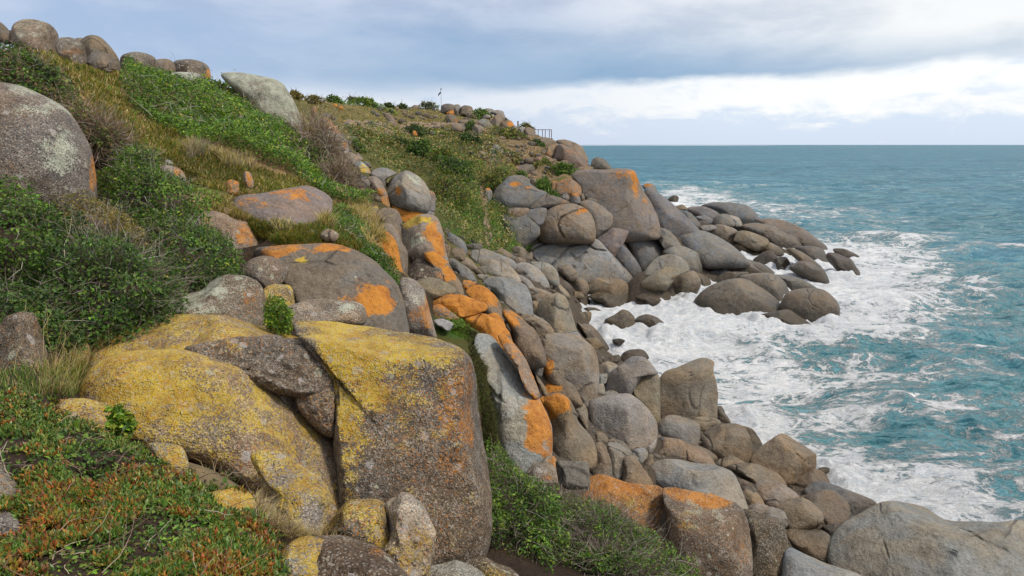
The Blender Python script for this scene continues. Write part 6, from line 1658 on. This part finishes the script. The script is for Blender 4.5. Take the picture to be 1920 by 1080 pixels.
# bramble bank: mostly bare twigs
shrub('X', "88,175 140,180 190,225 240,265 300,330 270,345 200,310 165,255 110,215", 'bank of bare grey-brown brambles climbing beside the egg-shaped boulder', 4200, .05, GRN + DARK + OLV, 14.8, .7, twigs=2600, name='bramble', cat='bramble', group='brambles', tl=.5, tdir=1.6, twpal=BTW, inner=.4)
shrub('X', "-40,85 30,80 90,120 150,170 160,215 100,205 30,170 -40,165", 'green creeper and twigs on the bank above the egg-shaped boulder', 6500, .06, GRN + DARK, 16.5, .8, twigs=1300, name='bramble', cat='bramble', group='brambles', tl=.45, tdir=1.5, twpal=BTW)
shrub('X', "548,235 590,205 625,250 640,300 648,335 600,325 565,280", 'bare dead shrub with pale grey branches right of the pale lichen boulder', 350, .06, OLV, 25.5, .9, twigs=1500, name='dead_shrub', cat='dead shrub', group='dead shrubs', tdir=1.3, tl=.95, twpal=[(.30, .225, .15), (.22, .155, .10), (.46, .41, .35), (.17, .115, .075)])
shrub('X', "600,300 640,310 665,345 670,370 630,350 600,330", 'low tangle of dead twigs at the foot of the pale-branched dead shrub', 300, .06, OLV, 24.0, .7, twigs=1500, name='dead_shrub', cat='dead shrub', group='dead shrubs', tl=.6, tdir=1.5, twpal=BTW)
# creepers
creeper("222,165 232,145 275,138 300,150 370,152 420,142 450,180 520,240 565,295 610,315 650,345 692,392 660,392 600,368 540,325 440,290 370,272 290,238 245,205",
        'broad bright green creeper spread below the pale lichen boulder', 30000, .10, .85, BRIGHT + GRN + DARK[:1], (14, 45), twigs=350, yellow=.012)
creeper("592,412 640,388 692,430 722,480 748,535 744,570 700,492 650,452 600,440", 'strip of green creeper running down beside the vivid orange slab', 9000, .055, .25, GRN + BRIGHT[:1], (9, 30), twigs=120)
creeper("820,592 850,585 872,610 862,625 830,618", 'leafy green patch below the long orange boulders', 1600, .06, .2, BRIGHT, (9, 30))
shrub('X', "498,572 512,556 532,560 545,585 544,612 520,618 500,606", 'small bright green bush behind the great yellow boulders', 2600, .03, BRIGHT, 9.8, .22, group='small bushes among the boulders')
# bush at the bottom centre
shrub('X', "908,832 935,838 975,885 1030,915 1060,960 1040,1060 980,1110 895,1110 890,1000 915,920", 'tall leafy bush at the bottom, squeezed beside the huge upright boulder', 15000, .034, GRN, 8.7, .7, twigs=1100, yellow=.003, group='bushes at the foot of the huge boulder')
shrub('X', "1030,920 1100,935 1160,960 1225,1005 1275,1060 1290,1110 1000,1120 960,1050 1000,960", 'tangled twiggy green bush at the bottom, under the orange-crusted boulder', 13000, .030, GRN, 9.0, .7, twigs=2600, yellow=.003, group='bushes at the foot of the huge boulder', tl=.45)
shrub('X', "950,1030 1060,1020 1180,1030 1300,1050 1330,1120 940,1130", 'lowest leafy bush, cut by the bottom edge under the twiggy green bush', 9000, .030, GRN + BRIGHT[:1], 8.3, .5, twigs=1200, yellow=.003, group='bushes at the foot of the huge boulder', tl=.35)
# grass
grass("0,75 90,95 230,140 225,170 250,210 300,250 440,300 560,340 640,390 560,390 420,360 300,330 210,250 130,150 60,110", 17000, .19, STRW[:3] + OLV * 2 + GRN[:2], (10, 50))
grass("280,230 440,300 560,345 620,385 560,395 420,350 320,310", 9000, .22, OLV + STRW[:1] + GRN[:1], (10, 40))
grass("560,210 640,330 700,400 740,500 690,460 650,390 600,320", 5000, .28, STRW, (12, 50))
grass("390,285 470,300 480,325 420,320", 1500, .42, STRW[:2] + TWG[1:2], (10, 40), name='dry_grass')
grass("350,285 375,285 378,305 352,305", 500, .4, [(.36, .31, .24), (.28, .24, .18)], (10, 40), name='dry_grass')
grass("470,400 640,425 690,470 560,470 460,440", 6000, .16, OLV + GRN[:1], (9, 25))
grass("505,415 540,395 545,440 515,440", 600, .35, STRW + GREY, (9, 25), name='dry_grass')
grass("595,400 615,395 620,435 598,435", 500, .4, STRW + OLV, (9, 25), name='dry_grass')
grass("870,612 925,640 942,700 935,790 925,845 908,845 900,735", 14000, .06, [(.085, .095, .02), (.06, .085, .018), (.11, .085, .03), (.05, .04, .02)], (8, 20), name='moss', bend=1.2)
grass("815,565 880,600 880,640 825,615", 3000, .07, BRIGHT[:2] + OLV[:1], (8, 25))
grass("265,790 380,775 450,800 500,880 480,930 430,900 350,860", 5200, .13, STRW[:3] + TWG[:2] + GRN[:1], (3, 12), wid=.0022, bend=1.3, name='dry_grass')
grass("270,790 350,775 410,800 400,830 330,835 280,820", 2600, .15, BRIGHT, (3, 12), wid=.0032, bend=.9)
grass("470,930 560,960 600,1010 540,1010 480,980", 2200, .12, STRW + TWG[:2], (3, 12), wid=.0022, bend=1.2, name='dry_grass')
grass("600,1010 720,1015 760,1070 620,1078", 2600, .10, STRW + TWG[:2], (3, 12), wid=.0022, bend=1.4, name='dry_grass')
grass("0,690 110,690 160,710 150,745 60,750 0,730", 1100, .16, GRN + STRW[:1], (4, 12), wid=.0035)
grass("20,620 105,625 140,700 60,735 10,700", 70, .45, STRW, (4, 12), wid=.0028, name='dry_grass', bend=.9)
grass("80,690 165,680 160,740 80,745", 700, .22, STRW + OLV, (4, 12), wid=.0026, name='dry_grass', bend=1.1)
grass("385,375 490,365 510,405 430,425 390,410", 2500, .2, OLV + STRW[:3], (9, 40))
# succulent mat in the foreground
SUCG = [(.085, .165, .025), (.125, .20, .032), (.065, .125, .028), (.19, .22, .04)]
SUCR = [(.30, .085, .022), (.38, .165, .028), (.27, .19, .030), (.20, .20, .035), (.16, .075, .035)]
MAT = "-420,720 60,742 150,762 230,790 270,835 340,865 450,905 485,960 530,1020 540,1100 -420,1100"


def succulent(P, n, name, k_red, yr=(1.8, 9)):
    w, nn = region(P, n, yr)
    dens = fbm(w * 2.6, 3, 33)
    w = w[dens > -.32]
    m = 6                                  # fleshy fingers per shoot
    red = (.75 * fbm(w * 3.2 + 40, 3, 34) + .5 * rng.standard_normal(len(w)) + k_red - .36) > .25
    W_ = np.repeat(w, m, 0)
    rr = np.repeat(red, m)
    N = len(W_)
    a = rng.uniform(0, 6.283, N)
    e = rng.uniform(.25, 1.35, N)
    d = np.stack([np.cos(a) * np.cos(e), np.sin(a) * np.cos(e), np.sin(e)], -1)
    L = rng.uniform(.020, .046, N)
    base = W_ + np.stack([rng.normal(0, .012, N), rng.normal(0, .012, N), np.repeat(rng.uniform(.0, .035, len(w)), m)], -1)
    t = unit(np.cross(d, rng.standard_normal((N, 3))))
    b = np.cross(d, t)
    wd = (L * .21)[:, None]
    mid = base + d * (L * .5)[:, None]
    tip = base + d * L[:, None] + np.array([0, 0, .004])
    c3 = [mid + (t * math.cos(q) + b * math.sin(q)) * wd for q in (0, 2.094, 4.189)]
    co = np.stack([base] + c3 + [tip], 1).reshape(-1, 3)
    i = np.arange(N)[:, None] * 5
    f = np.concatenate([i + np.array(q) for q in ([0, 2, 1], [0, 3, 2], [4, 1, 2], [4, 2, 3], [4, 3, 1])])
    c = pick(N, SUCG)
    c[rr] = pick(int(rr.sum()), SUCR)
    add(name, [(co, f, np.repeat(c, 5, 0))], M_SUCC, kind='stuff')


succulent(MAT, 11500, 'succulent_ground_cover', .30)
succulent("40,930 200,900 260,960 500,980 530,1090 100,1090", 2600, 'succulent_ground_cover', .5)
creeper(MAT, '', 2600, .034, .045, GRN + BRIGHT, (1.8, 9), kind='stuff', name='broadleaf_ground_cover')
creeper("60,860 160,820 330,900 440,960 380,1000 160,960", '', 1000, .032, .06, GRN, (1.8, 9), kind='stuff', name='broadleaf_ground_cover')
creeper("120,950 330,930 420,1000 330,1075 120,1075", '', 900, .032, .05, GRN + OLV[:1], (1.8, 9), kind='stuff', name='broadleaf_ground_cover')
succulent("120,940 330,930 420,1000 330,1085 120,1085", 1500, 'succulent_ground_cover', .35)
w, nn = region(MAT, 900, (1.8, 9))
d = unit(rng.standard_normal(w.shape) * np.array([1, 1, .25]))
add('dead_stems', [twig_mesh(w + np.array([0, 0, .02]), d, rng.uniform(.08, .35, len(w)), rng.uniform(.0014, .0045, len(w)), pick(len(w), [(.15,.10,.065),(.22,.155,.10),(.10,.07,.05),(.30,.24,.18)]), 6, .5, .04)], M_TWIG, kind='stuff')
shrub('X', "205,770 222,758 245,790 250,808 225,812 210,800", 'tuft of bright green leaves between the two yellow rocks of the mat', 420, .045, BRIGHT, 5.6, .08, name='leafy_plant', cat='plant', group='small plants of the foreground mat')
shrub('X', "0,985 5,985 10,990 5,1000", 'x', 5, .01, GRN, 3, .02) if False else None

# the slope goes on beyond the left edge
grass("-700,-60 -10,60 -10,160 -160,160 -330,300 -500,330 -700,300", 5000, .30, STRW + OLV[:2], (9, 50))
creeper("-700,330 -340,330 -120,360 -60,560 -60,640 -20,690 -60,720 -700,720", '', 9000, .05, .35, GRN + DARK + OLV[:1], (5, 40), kind='stuff', name='low_scrub', twigs=500)

# --- far hillside
HB = 'low bushes on the far hillside'
FARB = """
K|888,205 1000,157 1100,155 1250,198 1395,285 1200,268 1000,240|broad smooth green hummock on the far skyline|110|BRIGHT
K|678,145 740,124 830,160 884,212 780,210 685,190|green bush hummock left of the broad one on the far skyline|98|GRN
K|905,160 960,135 1010,150 1000,175 930,178|grey wispy bush peeping over the broad green hummock|116|GREY
K|1716,225 1800,193 1902,215 1915,265 1740,268|pale grey-green bush on the skyline near the flagpole|138|GREY
K|1456,240 1520,218 1594,250 1570,274|dark bush on the far skyline between hummock and pale bush|125|DARK
K|1310,215 1370,205 1440,235 1380,245|low dark bush on the skyline right after the broad hummock|118|DARK
K|262,80 320,70 400,120 380,150 290,120|green-brown bush on the skyline right behind the pale lichen boulder|58|OLV
K|400,125 520,125 660,150 650,190 480,180|strip of brown heath along the far skyline|66|OLV
J|536,795 600,758 700,788 722,830 640,865 556,830|green bush nestled in the headland top rocks|121|GRN
I|56,605 120,568 200,590 300,588 384,640 424,725 380,790 260,745 126,700|large olive and green shrub below the headland pile|104|GRN+OLV
I|436,715 520,688 584,750 572,808 476,795|dark green shrub left of the red-brown headland boulder|101|DARK
I|496,900 570,858 644,890 656,955 556,965|olive-green shrub among rocks behind the giant boulder|88|GRN+OLV
I|636,935 740,898 834,920 856,975 700,980|bright green low shrub just behind the giant boulder|86|GRN
I|440,820 500,790 520,830 470,850|small green shrub left below the red-brown headland boulder|96|DARK
J|440,925 480,878 528,900 518,1005 452,1005|rounded green shrub in front of the long flat outcrop|108|GRN
J|1050,940 1110,915 1200,960 1210,990 1080,960|scrubby bush on the headland edge before the timber railing|118|OLV+DARK
L|10,255 80,150 180,108 254,150 176,225 110,300 30,300|yellow-green shrub at the top of the dirt track|74|GRN+OLV
L|505,195 610,163 624,265 556,268|green shrub between humped boulder and orange boulders|75|GRN
L|620,285 660,275 720,315 700,330 640,310|small green plant under the orange pair|72|GRN
L|300,110 380,105 440,140 340,145|low green plant above the humped boulder's crest|78|GRN
B|998,705 1080,678 1184,720 1196,800 1080,885 1000,850|tan and green brush in the middle of the gully|60|OLV+GRN
B|1268,725 1330,678 1400,638 1424,690 1350,752 1286,765|olive bush at the right head of the gully|74|OLV+GRN
B|836,425 900,408 954,440 900,460|dark bush under the footpath|92|DARK
B|756,505 800,478 854,500 800,535|dark green bush in the middle of the far green slope|76|DARK
B|526,445 600,428 644,460 600,505 536,482|brown-dark bush at the left of the far green slope|70|OLV+DARK
B|476,425 520,413 534,450 486,458|dark bush beside the rusty orange boulders|55|DARK
B|850,520 930,490 980,520 960,560 870,560|green bush in the upper middle of the far green slope|75|GRN+DARK
B|1000,560 1060,530 1110,560 1090,590 1010,585|green bush with a yellow tip right on the far green slope|76|GRN+OLV
B|1150,470 1180,448 1215,470 1190,490|dark round bush on the slope left of the headland pile|95|DARK
B|1205,490 1240,475 1280,500 1240,515|dark low bush left of the large olive shrub|96|DARK
B|640,620 680,600 740,640 700,680 650,660|green bush on the gully side above the bald boulder|46|GRN
B|1000,590 1140,600 1230,640 1190,700 1060,680|dark green belt of bushes across the gully side|66|DARK+GRN
B|520,500 560,490 620,540 600,560 530,540|green bush behind the white-capped boulder|44|GRN
"""
for ln in FARB.strip().splitlines():
    fr, P_, lb, yy, pl = ln.split('|')
    yy = float(yy)
    PX = pts(fr, P_)
    area = np.ptp(PX[:, 0]) * np.ptp(PX[:, 1])
    shrub(fr, P_, lb, int(np.clip(area * 2.6, 300, 4000)), .0023 * yy, eval(pl), yy, None, group=HB, rough=.5, lean=.5, twigs=int(area * .08), tl=.0045 * yy * 2)
# heath and grass that nobody could count on the far slopes
creeper("640,245 800,240 900,245 980,300 960,330 990,460 900,480 820,430 800,330 720,330 690,310", '', 17000, .26, 1.0, GRN[:3] + DARK + OLV * 2 + STRW[2:4], (38, 200), kind='stuff', name='heath', lump=.9)
creeper("560,180 830,192 900,225 1000,250 1100,300 1000,345 940,335 880,270 640,246", '', 9000, .22, .22, OLV + STRW[:1] + GRN[:1], (45, 220), kind='stuff', name='heath', lump=.9)
creeper("830,400 960,350 1000,470 900,480 850,450", '', 5000, .16, .3, GRN + BRIGHT[:2], (38, 90), kind='stuff', name='heath', lump=.9)
# ------------------------------------------------------------------ footpaths, railing, flagpole
def path(line, width, frame='X', yr=(0, 400)):
    L = pts(frame, line)
    t, d = hit(L[:, 0], L[:, 1])
    w = CAMP + d * t[:, None]
    w = w[np.isfinite(t) & (w[:, 1] > yr[0]) & (w[:, 1] < yr[1])]
    q = []
    for a, b in zip(w[:-1], w[1:]):
        for k in np.linspace(0, 1, 8, endpoint=False):
            q.append(a + (b - a) * k)
    q = np.array(q + [w[-1]])
    for _ in range(3):
        q[1:-1] = (q[:-2] + 2 * q[1:-1] + q[2:]) / 4
    tg = unit(np.gradient(q[:, :2], axis=0))
    nn = np.stack([-tg[:, 1], tg[:, 0]], -1)
    cols = np.linspace(-1, 1, 7)
    wv = width * (1 + .35 * vnoise(q * .35, 5))
    g_ = q[:, None, :2] + nn[:, None] * (cols[None, :, None] * wv[:, None, None])
    z = height(g_[..., 0], g_[..., 1]) + .10
    z[:, 0] -= .2
    z[:, -1] -= .2
    co = np.concatenate([g_, z[..., None]], -1).reshape(-1, 3)
    idx = np.arange(len(q) * 7).reshape(-1, 7)
    f = np.stack([idx[:-1, :-1], idx[:-1, 1:], idx[1:, 1:], idx[1:, :-1]], -1).reshape(-1, 4)
    link('footpath', mesh_np('footpath', co, f, M_PATH, True), kind='structure')


path("680,240 720,239 760,238 790,235 820,232 850,231 880,232", 1.6, yr=(60, 300))
path("905,350 908,380 912,410 916,440 912,462", .35, yr=(35, 100))


def boxmesh(name, boxes, mat, parent, loc):
    bm = bmesh.new()
    for c, s in boxes:
        r = bmesh.ops.create_cube(bm, size=1)
        for v in r['verts']:
            v.co = Vector((v.co.x * s[0] + c[0], v.co.y * s[1] + c[1], v.co.z * s[2] + c[2]))
    bmesh.ops.bevel(bm, geom=bm.edges[:], offset=.012, segments=1, affect='EDGES')
    me = bpy.data.meshes.new(name)
    bm.to_mesh(me)
    bm.free()
    me.materials.append(mat)
    return link(name, me, parent, loc)


# timber lookout railing
pr = at(1004, 253, 116.0)
rail = bpy.data.objects.new('railing', None)
COL.objects.link(rail)
rail.location = tuple(map(float, pr))
rail['label'] = 'timber lookout railing on the edge of the headland against the sky'
rail['category'] = 'railing'
for x_, y_ in ((0.45, 0), (1.15, 0), (1.62, 0), (2.3, 0), (2.62, -.5)):
    boxmesh('post', [((0, 0, -.06), (.11, .11, 1.7))], M_WOOD, rail, (x_, y_, 0))
boxmesh('top_rail', [((.85, 0, .84), (3.5, .14, .10))], M_WOOD, rail, (0, 0, 0))
boxmesh('side_rail', [((2.56, -.34, .842), (.12, .5, .095))], M_WOOD, rail, (0, 0, 0))
boxmesh('deck', [((1.7, -.05, -.62), (2.3, 1.5, .12))], M_WOOD, rail, (0, 0, 0))

# two marker posts near the railing
mp_ = at(970, 239, 119.0)
mk_ = bpy.data.objects.new('marker_post', None)
COL.objects.link(mk_)
mk_.location = tuple(map(float, mp_))
mk_['label'] = 'short rusty post standing beside the orange-faced boulder on the headland top'
mk_['category'] = 'post'
boxmesh('post', [((0, 0, .1), (.22, .22, 1.6))], M_WOOD, mk_, (0.1, 0, 0))
boxmesh('cap', [((0, 0, .98), (.3, .3, .12))], M_WOOD, mk_, (0.1, 0, 0))

# flagpole
pf = at(827.5, 200, 132.0)
fl = bpy.data.objects.new('flagpole', None)
COL.objects.link(fl)
fl.location = tuple(map(float, pf))
fl['label'] = 'slim pale flagpole with a small dark flag on the far skyline'
fl['category'] = 'flagpole'


def tube(name, r0, r1, z0, z1, mat, parent, loc=(0, 0, 0), seg=10):
    bm = bmesh.new()
    bmesh.ops.create_cone(bm, cap_ends=True, segments=seg, radius1=r0, radius2=r1, depth=z1 - z0)
    for v in bm.verts:
        v.co.z += (z0 + z1) / 2
    me = bpy.data.meshes.new(name)
    bm.to_mesh(me)
    bm.free()
    me.materials.append(mat)
    return link(name, me, parent, loc)


tube('pole', .06, .045, -1.0, 3.15, M_STEEL, fl)
tube('finial', .10, .08, 3.0, 3.3, M_FLAG, fl)
tube('antenna', .02, .012, 3.3, 3.9, M_STEEL, fl)
fx = np.linspace(0, 1, 9)
fz = np.linspace(0, 1, 6)
FX_, FZ_ = np.meshgrid(fx, fz)
fy_ = .10 * np.sin(FX_ * 7 + FZ_ * 2)
front = np.stack([-.05 - FX_ * .50, fy_, 2.75 - FX_ * .48 - FZ_ * .36 + .05 * np.sin(FX_ * 5)], -1).reshape(-1, 3)
back = front + np.array([0, .012, 0])
ix = np.arange(54).reshape(6, 9)
ff = np.stack([ix[:-1, :-1], ix[:-1, 1:], ix[1:, 1:], ix[1:, :-1]], -1).reshape(-1, 4)
link('flag', mesh_np('flag', np.concatenate([front, back]), np.concatenate([ff, ff[:, ::-1] + 54]).astype(np.int32), M_FLAG, True), fl)
